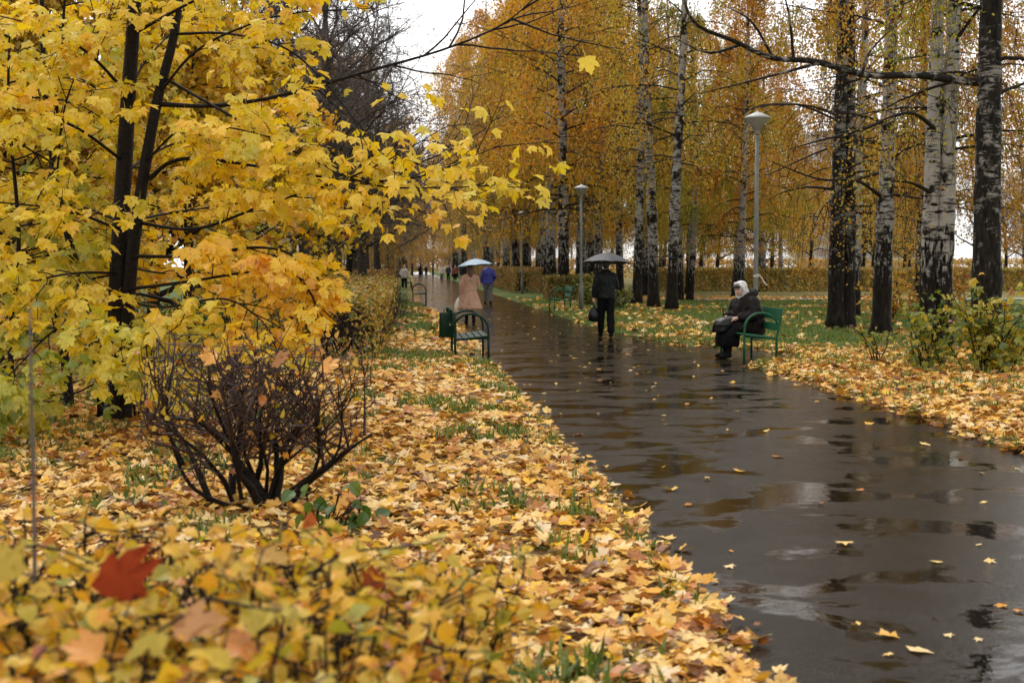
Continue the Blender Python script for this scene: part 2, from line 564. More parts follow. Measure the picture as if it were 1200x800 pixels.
def xr(y):
    y = np.asarray(y, float)
    return (5.25 + .15 * sstep(10, 19, y) - .6 * sstep(27, 36, y) + 1.35 * np.exp(-((y - 24.3) / 2.2) ** 4)
            + .5 * np.exp(-((y - 48) / 1.4) ** 4) + wob(y, 2))


def dens(x, y):
    """how thickly fallen leaves cover the lawn"""
    l, r = xl(y), xr(y)
    n = fbm(x * .55, y * .4); n2 = fbm(x * 1.7 + 9, y * 1.3)
    dl, dr = l - x, x - r
    left = .97 - .95 * sstep(24, 33, y) * sstep(.25, .9, dl) + .5 * sstep(40, 60, y) * 0
    left = left - .25 * sstep(2.2, 4.5, dl) * sstep(12, 22, y) - .75 * sstep(.50, .70, n2)
    near = sstep(28, 22.5, y + (dr - 2.6) * .5)
    right = .045 + .85 * near * sstep(6.0, 3.0, dr) + .4 * sstep(58, 66, y) * sstep(2, 4, dr)
    right = right - .45 * np.exp(-((y - 21.2) / 1.2) ** 2) * np.exp(-(dr / .5) ** 2)
    d = np.where(x < (l + r) / 2, left, right)
    return np.clip(d + (n - .5) * .9 + (n2 - .5) * .3, 0, 1)


def height(x, y):
    l, r = xl(y), xr(y)
    e = np.maximum(l - x, x - r)
    return np.where(e > 0, .045 * sstep(0, .09, e) + .05 * (fbm(x * .6, y * .6) - .5) * sstep(.2, 1.5, e) + .06 * sstep(.1, .7, l - x), -.02)


def ground_mesh():
    ys = np.concatenate([np.arange(-15, 62, .35), np.arange(62, 140, 3), np.arange(140, 320, 15), [400, 550, 800, 1200]])
    far = np.array([700, 300, 150, 90, 60, 42, 32, 25, 20, 16.5, 14])
    off = np.concatenate([far, np.arange(12.5, .5, -.4), [.4, .28, .18, .10, .05, 0.0]])
    L = xl(ys)[:, None] - off[None]; Rr = xr(ys)[:, None] + off[::-1][None]
    mid = ((xl(ys) + xr(ys)) / 2)[:, None]
    X = np.hstack([L, mid, Rr]); Y = np.repeat(ys[:, None], X.shape[1], 1)
    Z = height(X, Y)
    Z[:, len(off)] = -.02
    nx, ny = X.shape[1], X.shape[0]
    i = np.arange(ny - 1)[:, None] * nx; j = np.arange(nx - 1)[None]
    q = np.stack([i + j, i + j + 1, i + nx + j + 1, i + nx + j], -1).reshape(-1, 4)
    mb = MB().add(np.stack([X, Y, Z], -1).reshape(-1, 3), [q], dens(X, Y).ravel())
    return mb


m, nt, out = mat_new('lawn_and_leaf_litter'); L_ = nt.links.new
tc = N(nt, 'TexCoord'); att = N(nt, 'Attribute', attribute_name='tone')
vo = N(nt, 'TexVoronoi', Scale=9.0); L_(tc.outputs['Object'], vo.inputs['Vector'])
sx = N(nt, 'SeparateColor'); L_(vo.outputs['Color'], sx.inputs[0])
lit = ramp(nt, [(0, (.10, .05, .02)), (.3, (.22, .11, .03)), (.55, (.40, .23, .06)), (.8, (.48, .32, .13)), (1, (.38, .18, .03))])
L_(sx.outputs[0], lit.inputs['Fac'])
ng = N(nt, 'TexNoise', Scale=.9, Detail=8.0, Roughness=.7); L_(tc.outputs['Object'], ng.inputs['Vector'])
gr = ramp(nt, [(.3, (.045, .08, .012)), (.5, (.09, .15, .022)), (.7, (.15, .20, .035))]); L_(ng.outputs['Fac'], gr.inputs['Fac'])
# a leaf cell shows where its random number falls below the local leaf density
lt = N(nt, 'Math', operation='LESS_THAN'); L_(sx.outputs[1], lt.inputs[0]); L_(att.outputs['Fac'], lt.inputs[1])
nd = N(nt, 'TexNoise', Scale=60.0, Detail=3.0); L_(tc.outputs['Object'], nd.inputs['Vector'])
mg = N(nt, 'MixRGB'); L_(lt.outputs[0], mg.inputs['Fac']); L_(gr.outputs[0], mg.inputs['Color1']); L_(lit.outputs[0], mg.inputs['Color2'])
ml = N(nt, 'MixRGB', blend_type='MULTIPLY', Fac=.7); rr = ramp(nt, [(.35, (.35, .3, .25)), (.65, (1, 1, 1))])
L_(nd.outputs['Fac'], rr.inputs['Fac']); L_(mg.outputs[0], ml.inputs['Color1']); L_(rr.outputs[0], ml.inputs['Color2'])
p = N(nt, 'BsdfPrincipled', Roughness=.8); p.inputs['Specular IOR Level'].default_value = .2
bp = N(nt, 'Bump', Strength=.8, Distance=.05); L_(vo.outputs['Distance'], bp.inputs['Height'])
L_(ml.outputs[0], p.inputs['Base Color']); L_(bp.outputs[0], p.inputs['Normal']); L_(p.outputs[0], out.inputs['Surface'])
tag(ground_mesh().obj('ground', m), kind='structure')

# wet asphalt
m, nt, out = mat_new('wet_asphalt'); L_ = nt.links.new
tc = N(nt, 'TexCoord')
mp = N(nt, 'Mapping'); mp.inputs['Scale'].default_value = (1.15, 1.35, 1); L_(tc.outputs['Object'], mp.inputs['Vector'])
n1 = N(nt, 'TexNoise', Scale=1.0, Detail=5.0, Roughness=.62, Distortion=.4); L_(mp.outputs[0], n1.inputs['Vector'])
pud = ramp(nt, [(.515, (0, 0, 0)), (.56, (1, 1, 1))]); L_(n1.outputs['Fac'], pud.inputs['Fac'])
n2 = N(nt, 'TexNoise', Scale=105.0, Detail=3.0); L_(tc.outputs['Object'], n2.inputs['Vector'])
n3 = N(nt, 'TexNoise', Scale=2.4, Detail=6.0, Roughness=.65); L_(tc.outputs['Object'], n3.inputs['Vector'])
col = ramp(nt, [(.3, (.0055, .0038, .0027)), (.7, (.015, .011, .008))]); L_(n3.outputs['Fac'], col.inputs['Fac'])
sp2 = ramp(nt, [(.40, (.3, .3, .3)), (.64, (3.0, 2.9, 2.8))]); L_(n2.outputs['Fac'], sp2.inputs['Fac'])
cm = N(nt, 'MixRGB', blend_type='MULTIPLY', Fac=.8); L_(col.outputs[0], cm.inputs['Color1']); L_(sp2.outputs[0], cm.inputs['Color2'])
cd = N(nt, 'MixRGB', blend_type='MULTIPLY'); L_(pud.outputs[0], cd.inputs['Fac']); L_(cm.outputs[0], cd.inputs['Color1']); cd.inputs['Color2'].default_value = (.45, .40, .36, 1)
p = N(nt, 'BsdfPrincipled'); p.inputs['IOR'].default_value = 1.31
L_(cd.outputs[0], p.inputs['Base Color'])
sl = N(nt, 'MapRange'); L_(pud.outputs[0], sl.inputs['Value']); sl.inputs['To Min'].default_value = .2; sl.inputs['To Max'].default_value = .62
L_(sl.outputs[0], p.inputs['Specular IOR Level'])
rg = N(nt, 'MapRange'); L_(n3.outputs['Fac'], rg.inputs['Value']); rg.inputs['From Min'].default_value = .3; rg.inputs['From Max'].default_value = .7
rg.inputs['To Min'].default_value = .10; rg.inputs['To Max'].default_value = .27
rm = N(nt, 'MixRGB'); L_(pud.outputs[0], rm.inputs['Fac']); L_(rg.outputs[0], rm.inputs['Color1']); rm.inputs['Color2'].default_value = (.02, .02, .02, 1)
L_(rm.outputs[0], p.inputs['Roughness'])
ivp = N(nt, 'Math', operation='SUBTRACT'); ivp.inputs[0].default_value = 1.0; L_(pud.outputs[0], ivp.inputs[1])
bs = N(nt, 'Math', operation='MULTIPLY'); L_(ivp.outputs[0], bs.inputs[0]); bs.inputs[1].default_value = .55
b1 = N(nt, 'Bump', Distance=.006); L_(n2.outputs['Fac'], b1.inputs['Height']); L_(bs.outputs[0], b1.inputs['Strength'])
b2 = N(nt, 'Bump', Strength=.06, Distance=.05); L_(n3.outputs['Fac'], b2.inputs['Height']); L_(b1.outputs[0], b2.inputs['Normal'])
n5 = N(nt, 'TexNoise', Scale=11.0, Detail=2.0); L_(tc.outputs['Object'], n5.inputs['Vector'])
b3 = N(nt, 'Bump', Strength=.05, Distance=.02); L_(n5.outputs['Fac'], b3.inputs['Height']); L_(b2.outputs[0], b3.inputs['Normal'])
L_(b3.outputs[0], p.inputs['Normal'])
L_(p.outputs[0], out.inputs['Surface'])
ys = np.concatenate([np.arange(-12, 62, .25), np.arange(62, 200, 3), np.arange(200, 420, 20)])
f = np.linspace(0, 1, 9)[None]
X = (xl(ys) - .02)[:, None] * (1 - f) + (xr(ys) + .02)[:, None] * f
Y = np.repeat(ys[:, None], 9, 1)
i = np.arange(len(ys) - 1)[:, None] * 9; j = np.arange(8)[None]
q = np.stack([i + j, i + j + 1, i + 9 + j + 1, i + 9 + j], -1).reshape(-1, 4)
tag(MB().add(np.stack([X, Y, np.full_like(X, .004)], -1).reshape(-1, 3), [q]).obj('path', m), kind='structure')

# pale side path crossing the lawn on the right
sx0 = np.array([(9.5, 58.5), (70, 58.5), (70, 60.5), (9.5, 60.5)])
g = np.linspace(9.5, 75, 30)
v = np.concatenate([np.column_stack([g, 61.5 + .3 * np.sin(g * .2), np.full(30, .09)]), np.column_stack([g, 63.2 + .3 * np.sin(g * .2), np.full(30, .09)])])
q = np.stack([np.arange(29), np.arange(1, 30), np.arange(31, 60), np.arange(30, 59)], -1)
tag(MB().add(v, [q]).obj('side_path', M['gravel']), kind='structure')

# ================================================================== fallen leaves
g = np.random.default_rng(21)


def zground(x, y): return np.maximum(height(x, y), 0.004)


def spread(per_m2, y0, y1, xa, xb, spill=.10, keep=None):
    """uniform points of the lawn thinned by the leaf density, spilling a little over the path's edge"""
    n = int(per_m2 * (y1 - y0) * (xb - xa))
    x, y = g.uniform(xa, xb, n), g.uniform(y0, y1, n)
    e = np.maximum(xl(y) - x, x - xr(y))
    d = dens(x, y) * sstep(-spill, .05, e + .06 * g.normal(size=n))
    vis = (x > -.33 * y - 1.2) & (x < .47 * y + 1.5)
    k = (g.random(n) < d) & vis
    if keep is not None: k &= keep(x, y)
    return x[k], y[k]


def lay(mb, x, y, tpls, s0, s1, tilt, lift, mats=None):
    n = len(x)
    nr = np.column_stack([g.normal(size=n) * tilt, g.normal(size=n) * tilt, np.ones(n)])
    fl = g.random(n) < .15
    nr[fl, :2] *= 2.2
    rot = frames(nr, rvec(g, n))
    z = zground(x, y) + g.uniform(.006, lift, n) * np.where(np.maximum(xl(y) - x, x - xr(y)) > 0, 1, .5)
    size = g.uniform(s0, s1, n)
    base = fbm(x * .8 + 3, y * .8)
    tone = np.where(g.random(n) < .17, g.uniform(0, .25, n), np.clip(g.normal(.57, .20, n) + (base - .5) * .25, .1, .95))
    tone = np.where(g.random(n) < .07, 1.0, tone)
    put_mix(mb, tpls, np.column_stack([x, y, z]), rot, size, tone, g)
    # brown broken bits pressed in between
    k = g.random(n) < .35
    m = int(k.sum())
    put(mb, LOBED, np.column_stack([x[k] + g.normal(size=m) * .05, y[k] + g.normal(size=m) * .05, z[k] * .7]), frames(np.column_stack([g.normal(size=(m, 2)) * .3, np.ones(m)]), rvec(g, m)), g.uniform(.02, .07, m), g.uniform(0, .32, m))


mb = MB()
x, y = spread(430, 3.2, 12.5, -5.2, 7.5); lay(mb, x, y, FLATS, .045, .135, .22, .05)
x, y = spread(280, 12.5, 26, -9.5, 1.6); lay(mb, x, y, FLATS[:2] + [LOBED], .055, .145, .24, .05)
x, y = spread(280, 12.5, 30, 5.0, 13.5); lay(mb, x, y, FLATS[:2] + [LOBED], .055, .145, .24, .05)
x, y = spread(80, 26, 48, -9, 1.6); lay(mb, x, y, [LOBED], .13, .2, .4, .08)
x, y = spread(95, 28, 66, 4.4, 24); lay(mb, x, y, [LOBED], .13, .2, .4, .08)
n = 130; x = g.uniform(1.2, 5.3, n); y = 18 + 40 * g.random(n) ** 1.2
lay(mb, x, y, [LOBED], .05, .09, .12, .014)
tag(mb.obj('fallen_leaves', M['litter']), 'thick carpet of yellow and tan fallen leaves on the grass beside the path', 'leaves', kind='stuff')

# single leaves lying on the wet path
protos = []
for i in range(6):
    mb = MB(); put(mb, FLATS[i % 4] if i < 4 else LOBED, np.zeros((1, 3)), frames(np.array([[.1, .05, 1]]), np.array([[0, 1., 0]])), [1.0], np.array([.2 + .13 * i]))
    protos.append(mb.mesh('path_leaf'))
n = 0
while n < 62:
    x = g.uniform(1.5, 5.2); y = 5.3 + 13.5 * g.random() ** 1.1
    if x > xr(np.array([y]))[0] - .05 or x > .47 * y: continue
    if g.random() > .35 + .65 * math.exp(-((x - 2.4) / 1.0) ** 2): continue
    o = link('fallen_leaf', protos[g.integers(0, 6)], None, M['litter'])
    o.location = (x, y, .012); o.rotation_euler = (g.normal() * .12, g.normal() * .12, g.uniform(0, 6.3)); s = g.uniform(.035, .085) if g.random() < .85 else .12
    o.scale = (s, s, s)
    tag(o, 'small single fallen leaf lying alone on the wet asphalt of the path', 'leaf', 'single leaves scattered over the wet path')
    n += 1

# grass
mb = MB()
blade = (np.array([(-.10, 0, 0), (.10, 0, 0), (.06, .10, .6), (-.06, .10, .6), (0, .35, 1.0)]), [np.array([[0, 1, 2, 3]]), np.array([[3, 2, 4]])])


def sow(x, y, s0, s1, w=.5):
    n = len(x)
    a = g.uniform(0, 2 * math.pi, n)
    tip = np.column_stack([np.cos(a), np.sin(a), np.zeros(n)])
    up = np.column_stack([g.normal(size=n) * .3, g.normal(size=n) * .3, np.ones(n)])
    put(mb, blade, np.column_stack([x, y, zground(x, y) - .01]), frames(up, tip), g.uniform(s0, s1, n), np.clip(g.normal(.45, .25, n), 0, 1))


def tufts(nc, per, xa, xb, y0, y1, rad, keep):
    cx, cy = g.uniform(xa, xb, nc), g.uniform(y0, y1, nc)
    k = keep(cx, cy)
    cx, cy = cx[k], cy[k]
    x = np.repeat(cx, per) + g.normal(size=len(cx) * per) * rad; y = np.repeat(cy, per) + g.normal(size=len(cy) * per) * rad
    k = np.maximum(xl(y) - x, x - xr(y)) > .0
    return x[k], y[k]


pk = lambda x, y: (g.random(len(x)) < sstep(.44, .62, fbm(x * 1.7 + 9, y * 1.3))) & (np.maximum(xl(y) - x, x - xr(y)) > 0)
x, y = tufts(4200, 11, -6, 1.5, 4, 24, .05, pk); sow(x, y, .07, .15)
x, y = tufts(1500, 11, 5.2, 12, 14, 26, .06, pk); sow(x, y, .07, .15)
gk = lambda x, y: (g.random(len(x)) < 1.05 - dens(x, y)) & (np.maximum(xl(y) - x, x - xr(y)) > 0) & (x < .47 * y + 1)
x, y = tufts(17000, 8, 4.6, 24, 20, 60, .10, gk); sow(x, y, .07, .15)
x, y = tufts(4500, 8, -8, 1.4, 22, 60, .10, gk); sow(x, y, .07, .15)
ed = np.abs(g.normal(size=2600)) * .10; yy = g.uniform(6, 50, 2600) ** 1.0
k = g.random(2600) < fbm(yy * .9, yy * 0 + 4) * 1.1
sow(np.where(k, xl(yy) - ed, xr(yy) + ed), yy, .05, .12)
tag(mb.obj('grass', M['blade']), 'short green grass of the lawns showing between the fallen leaves', 'grass', kind='stuff')
# ================================================================== trees
def trunk_line(g, H, lean=(0, 0), bend=.25, n=16, base=(0, 0, 0)):
    z = np.linspace(0, 1, n)
    ph = g.uniform(0, 6, 2)
    x = lean[0] * z * H + bend * np.sin(z * 3.1 + ph[0]) * z - bend * 0
    y = lean[1] * z * H + bend * np.sin(z * 2.7 + ph[1]) * z
    return np.column_stack([base[0] + x, base[1] + y, base[2] + z * H])


def trunk_rad(H, r0, n=16, flare=.45, tip=.12):
    z = np.linspace(0, 1, n)
    return r0 * (tip + (1 - tip) * (1 - z) ** .8) * (1 + flare * np.exp(-z * H / .28))


def birch_parts(seed, H, r0, z0, cr, nb, per_strand, hang=(.6, 2.0), stems=None, leaf=(.06, .10), sec=4, strands=3, green=0.0, low_bare=0, k=10, zmax=None, zthin=None):
    """trunk mesh builder and crown mesh builder of a weeping birch"""
    g = np.random.default_rng(seed)
    wood, crown, twigs = MB(), MB(), MB()
    stems = stems or [dict(base=(0, 0, -.05), lean=(0, 0), r=r0, H=H)]
    anchors = []
    for s in stems:
        ln = trunk_line(g, s['H'], s['lean'], s.get('bend', .3), 16, s['base'])
        zz = np.linspace(0, 1, 40)
        p, _ = along(ln, zz)
        rad = trunk_rad(s['H'], s['r'], 40) * (1 + .05 * g.normal(size=40))
        wood.tube(p, rad, k)
        # root flare
        for b in range(nb // len(stems)):
            u = (b + g.random()) / (nb // len(stems))
            z = z0 + (s['H'] * .97 - z0) * u ** 1.15
            if zmax and z > zmax and g.random() < .6: continue
            t = z / s['H']
            c, _ = along(ln, np.array([min(t, .999)]))
            az = b * 2.4 + g.uniform(-.5, .5)
            prof = (.55 + .45 * math.sin(min(1, u * 1.6) * math.pi / 2)) * (1 - u ** 3.5) + .12
            L = cr * prof * g.uniform(.65, 1.2)
            tb, db = g.normal(0, .13), g.choice([.15, .7, 1.0, 1.5])
            el = .25 + .65 * u
            d = np.array((math.cos(az) * math.cos(el), math.sin(az) * math.cos(el), math.sin(el)))
            br = curve(g, c[0], d, L, 8, .10, .10)
            r1 = s['r'] * (1 - t) * .20 + .010
            twigs.tube(br, np.linspace(r1, .008, 8), 5, cap=False)
            for q in range(sec):
                tt = g.uniform(.25, 1.0)
                c2, dd = along(br, np.array([tt * .999]))
                d2 = unit(unit(dd[0]) * .6 + g.normal(size=3) * .55 + (0, 0, -.05))
                s2 = curve(g, c2[0], d2, L * .38 * g.uniform(.6, 1.2), 5, .2, .22)
                twigs.tube(s2, np.linspace(.012, .004, 5), 3, cap=False)
                for w in range(strands):
                    a3, _ = along(s2 if g.random() < .75 else br, np.array([g.uniform(.15, .999)]))
                    anchors.append((a3[0], d2, tb, db))
    P, T = [], []
    for a, d, tb, db in anchors:
        h = g.uniform(*hang)
        dl = unit((d[0] * .7 + g.normal() * .35, d[1] * .7 + g.normal() * .35, -.55))
        st = curve(g, a, dl, h, 6, .10, .45)
        if g.random() < .5: twigs.tube(st, .0045, 3, cap=False)
        m = max(2, int(per_strand * db * h / hang[1] * g.uniform(.5, 1.3)))
        q, _ = along(st, g.random(m) * .999)
        P.append(q + g.normal(size=(m, 3)) * .11)
        T.append(np.full(m, g.normal(.5, .10) + tb))
    P, T = np.concatenate(P), np.concatenate(T)
    if zthin:
        k_ = g.random(len(P)) < np.clip(zthin(P[:, 2]), 0, 1); P, T = P[k_], T[k_]
    n = len(P)
    tip = np.column_stack([g.normal(size=n) * .7, g.normal(size=n) * .7, -np.abs(g.normal(size=n)) - .3])
    put(crown, RHOMB, P, frames(rvec(g, n), tip), g.uniform(*leaf, n), T + g.normal(size=n) * .14 - green)
    return wood, twigs, crown


def make_tree(name, label, cat, wood, twigs, crown, wmat, tmat, cmat, loc, group=None, col=(1, 1, 1), rotz=0.0):
    t = thing(name, label, cat, loc, rotz, group)
    wood.obj('trunk', wmat, t)
    if twigs is not None and twigs.n: twigs.obj('twigs', tmat, t)
    if crown is not None and crown.n:
        c = crown.obj('crown', cmat, t); c.color = (*col, 1)
    return t


def dup(t, loc, rotz=0.0, s=1.0, label=None, group=None, col=None):
    c = copy_tree(t)
    c.location = loc; c.rotation_euler = (0, 0, rotz); c.scale = (s, s, s)
    if label: c['label'] = label
    if group: c['group'] = group
    elif 'group' in c: del c['group']
    if col is not None:
        for ch in c.children:
            if ch.name.startswith('crown'): ch.color = (*col, 1)
    return c


# ---- the four big birches on the right, each built for its own place
# T1: two stems grown together, one dark and one lighter
t1 = ground(986, 388)
w, tw, cr = birch_parts(101, 15, .27, 2.8, 3.0, 34, 24, (.6, 1.9), leaf=(.05, .085), sec=5, strands=5,
                        stems=[dict(base=(-.14, 0, -.05), lean=(.004, 0), r=.21, H=15, bend=.12), dict(base=(.17, .05, -.05), lean=(.004, .004), r=.17, H=14, bend=.1)], zthin=lambda z: .75 + .1 * z)
make_tree('birch_tree', 'dark twin-stemmed birch, leftmost of the four large birches on the right', 'tree', w, tw, cr, BIRCH[2], M['twig'], M['birch'], t1, col=(1, .92, .8))
t2 = ground(1032, 395)
w, tw, cr = birch_parts(102, 14, .22, 3.2, 2.4, 24, 22, (.6, 1.8), leaf=(.05, .08), sec=5, strands=5, stems=[dict(base=(0, 0, -.05), lean=(.012, 0), r=.215, H=14, bend=.12)], zthin=lambda z: .35 + .1 * z)
make_tree('birch_tree', 'slender mottled birch with black foot, second of the four large birches on the right', 'tree', w, tw, cr, BIRCH[1], M['twig'], M['birch'], t2, col=(1, .9, .8))
t3 = ground(1093, 408)
w, tw, cr = birch_parts(103, 13, .24, 3.8, 2.3, 22, 22, (.5, 1.8), leaf=(.05, .08), sec=5, strands=5,
                        stems=[dict(base=(-.14, 0, -.05), lean=(.022, 0), r=.195, H=13, bend=.08), dict(base=(.15, -.03, -.05), lean=(.024, 0), r=.20, H=13, bend=.06)], zthin=lambda z: .3 + .1 * z)
make_tree('birch_tree', 'whitest birch with two pale stems side by side at the right', 'tree', w, tw, cr, BIRCH[0], M['twig'], M['birch'], t3, col=(.95, .95, .8))
t4 = np.array((10.42, 24.0, 0))
w, tw, cr = birch_parts(104, 14, .28, 4.6, 2.8, 22, 26, (.6, 2.0), leaf=(.05, .08), sec=5, strands=5, stems=[dict(base=(0, 0, -.05), lean=(-.008, 0), r=.275, H=14, bend=.1)], zthin=lambda z: .4 + .1 * z)
o4 = np.array((t4[0], t4[1], 0))
# its long bare limb reaching left across the picture, with side shoots
limb = spline([at(x, y, Y) - o4 for x, y, Y in ((1163, 98, 24), (1120, 94, 23.7), (1075, 88, 23.3), (1015, 88, 22.8), (955, 72, 22.3), (905, 68, 22), (860, 48, 21.8), (815, 28, 21.6), (798, -10, 21.5))], 30)
w.tube(limb, np.linspace(.085, .018, 30), 6)
for px in ((930, 70, 925, 20, 915, -20), (870, 52, 830, 62, 790, 45), (1010, 88, 1020, 60, 1060, 20), (960, 74, 900, 90, 820, 110), (905, 66, 880, 25, 845, 5)):
    c = spline([at(px[0], px[1], 22.3) - o4, at(px[2], px[3], 22.2) - o4, at(px[4], px[5], 21.9) - o4], 10)
    w.tube(c, np.linspace(.03, .007, 10), 4, cap=False)
make_tree('birch_tree', 'thick dark birch behind the right edge bush with a long bare limb reaching left', 'tree', w, tw, cr, BIRCH[2], M['twig'], M['birch'], t4, col=(.75, 1.05, .7))

# arching dark boughs of T2 and T3 (they belong to those trees)
for tr, lst in ((t2, [((1040, 168), (1000, 166), (960, 178), (900, 205)), ((1035, 232), (1005, 212), (960, 210), (905, 190)), ((1040, 140), (1000, 155), (960, 165), (925, 175))]),
                (t3, [((1105, 160), (1075, 135), (1050, 135), (1015, 150)), ((1098, 230), (1070, 215), (1045, 212)), ((1112, 60), (1140, 20), (1165, -10))])):
    root = [o for o in bpy.data.objects if o.type == 'EMPTY' and (Vector(o.location) - Vector(tr)).length < .01][0]
    for i, c in enumerate(lst):
        mb = MB()
        pts = spline([at(x, y, tr[1] - .3 * j) - tr for j, (x, y) in enumerate(c)], 14)
        mb.tube(pts, np.linspace(.05, .012, 14), 5, cap=False)
        for u in (.4, .65, .85):
            a, d = along(pts, np.array([u])); q = curve(rng, a[0], unit(d[0]) + rng.normal(size=3) * .5, .9, 5, .2, .05)
            mb.tube(q, np.linspace(.012, .004, 5), 3, cap=False)
        mb.obj('bough', M['twig'], root)

# ---- generic weeping birches: four builds, many copies
GEN = []
for i, (H, r0, z0, cr_, nb, ps) in enumerate([(16, .24, 3.6, 3.8, 46, 48), (17, .21, 3.2, 3.5, 50, 46), (15, .25, 3.8, 4.0, 44, 48), (18, .23, 4.4, 3.7, 50, 46)]):
    st = None if i != 2 else [dict(base=(-.25, 0, -.05), lean=(-.03, .01), r=.2, H=15, bend=.4), dict(base=(.25, 0, -.05), lean=(.035, 0), r=.19, H=14.5, bend=.4)]
    w, tw, cr = birch_parts(200 + i, H, r0, z0, cr_, nb, ps, (.7, 2.3), leaf=(.075, .135), sec=5, strands=5, stems=st, zthin=lambda z: sstep(2.2, 5.0, z + .8 * np.sin(z * 3)))
    GEN.append((w.mesh('trunk'), tw.mesh('twigs'), cr.mesh('crown')))

for i, (H, r0) in enumerate([(17, .21), (16, .19)]):      # thin-crowned builds whose stems stay in view
    w, tw, cr = birch_parts(230 + i, H, r0, 5.0, 3.0, 34, 30, (.6, 1.8), leaf=(.06, .11), sec=4, strands=4, zthin=lambda z: .55 + sstep(5, 11, z),
                            stems=[dict(base=(0, 0, -.05), lean=(.01 - .02 * i, 0), r=r0, H=H, bend=.35)])
    GEN.append((w.mesh('trunk'), tw.mesh('twigs'), cr.mesh('crown')))
GOLD = [(1.15, 1.14, .8), (1.1, .95, .7), (1.0, 1.15, .7), (1.08, .84, .7), (.85, 1.02, .6)]


def birch(i, loc, label, group=None, s=1.0, rotz=0.0, bark=1, col=(1, 1, 1), name='birch_tree'):
    t = thing(name, label, 'tree', loc, rotz, group)
    t.scale = (s, s, s)
    for nm, me, mt in zip(('trunk', 'twigs', 'crown'), GEN[i], (BIRCH[bark], M['greytwig' if loc[1] > 88 else 'twig'], M['birchhaze' if loc[1] > 88 else 'birch'])):  # distant trees take the haze-coloured twigs and leaves
        o = bpy.data.objects.new(nm, me); COL.objects.link(o); o.parent = t
        if not me.materials: me.materials.append(mt)
        o.material_slots[0].link = 'OBJECT'; o.material_slots[0].material = mt
        if nm == 'crown': o.color = (*col, 1)
    return t


mid = [(787, 366, 0, 1, 'thick dark white-flecked birch, rightmost of the clump behind the grey umbrella'),
       (766, 363, 2, 1, 'dark forked birch second from the right in the clump behind the grey umbrella'),
       (746, 358.5, 1, 1, 'slim birch just right of the shoulder of the man with the umbrella'),
       (727, 352, 3, 0, 'pale birch rising straight above the grey umbrella')]
for px, py, i, bk, lb in mid:
    p_ = ground(px, py)
    birch(4 + i % 2, p_, lb, None, 1.0 + .06 * (i % 2), i * 1.7 + .4, 3, GOLD[i])
for k, (px, py, lb) in enumerate([(700, 349, 'thin white birch stem left of the clump, above the second lamp post'), (757, 347, 'slender white birch further back inside the clump behind the grey umbrella'), (807, 345, 'pale slim birch further back just right of the clump of birches')]):
    birch(4 + k % 2, ground(px, py), lb, None, .95, k * 2.2 + 1, 3, GOLD[k])
birch(0, (16.2, 67, 0), 'birch with white-patched crooked trunk behind the seated woman and the lamp post', None, .85, 2.0, 0, GOLD[4])
for k, (X, Y) in enumerate([(7.4, 71), (9.4, 75), (10.8, 79), (8.6, 86), (9.8, 95), (7.1, 101), (10.2, 113), (8.8, 124), (10.4, 136), (9, 150), (9.8, 166), (8.6, 184), (9.6, 205), (8.8, 230), (9.4, 260)]):
    birch(k % 4, (X, Y, 0), 'golden weeping birch in the long row on the right side of the path', 'golden birches in the row along the path', 1.22 + .15 * ((k * 7) % 5) / 4, k * 2.1, (k * 3) % 3, GOLD[k % 5])
for k, (X, Y) in enumerate([(14, 57), (18.5, 76), (14.5, 84), (22, 84), (17, 96), (13.5, 106), (21, 108), (16, 120), (14, 140), (20, 150), (15, 170), (24, 130), (27, 98), (13, 200), (18, 230)]):
    birch((k + 1) % 4, (X, Y, 0), 'orange birch standing deeper in the park beyond the front row', 'orange birches behind the front row', .85 + .15 * ((k * 5) % 4) / 3, k * 1.3, (k * 2) % 3, GOLD[(k + 3) % 5])


for k, (X, Y, i, lb) in enumerate([(13.6, 41, 1, 'orange-leaved birch in the second row left of the dark twin birch'), (17.2, 45, 3, 'rusty birch in the second row seen between the dark and the slender birch'),
                               (21.5, 50, 0, 'brownish birch in the second row seen right of the white twin birch'), (12.2, 60, 2, 'greenish gold birch directly above the lamp of the nearest lamp post')]):
    birch(i, (X, Y, 0), lb, None, .9, k * 1.9 + .7, k % 3, [(.95, .95, .7), (1, .8, .7), (.9, .75, .65), (.75, 1.05, .65)][k])


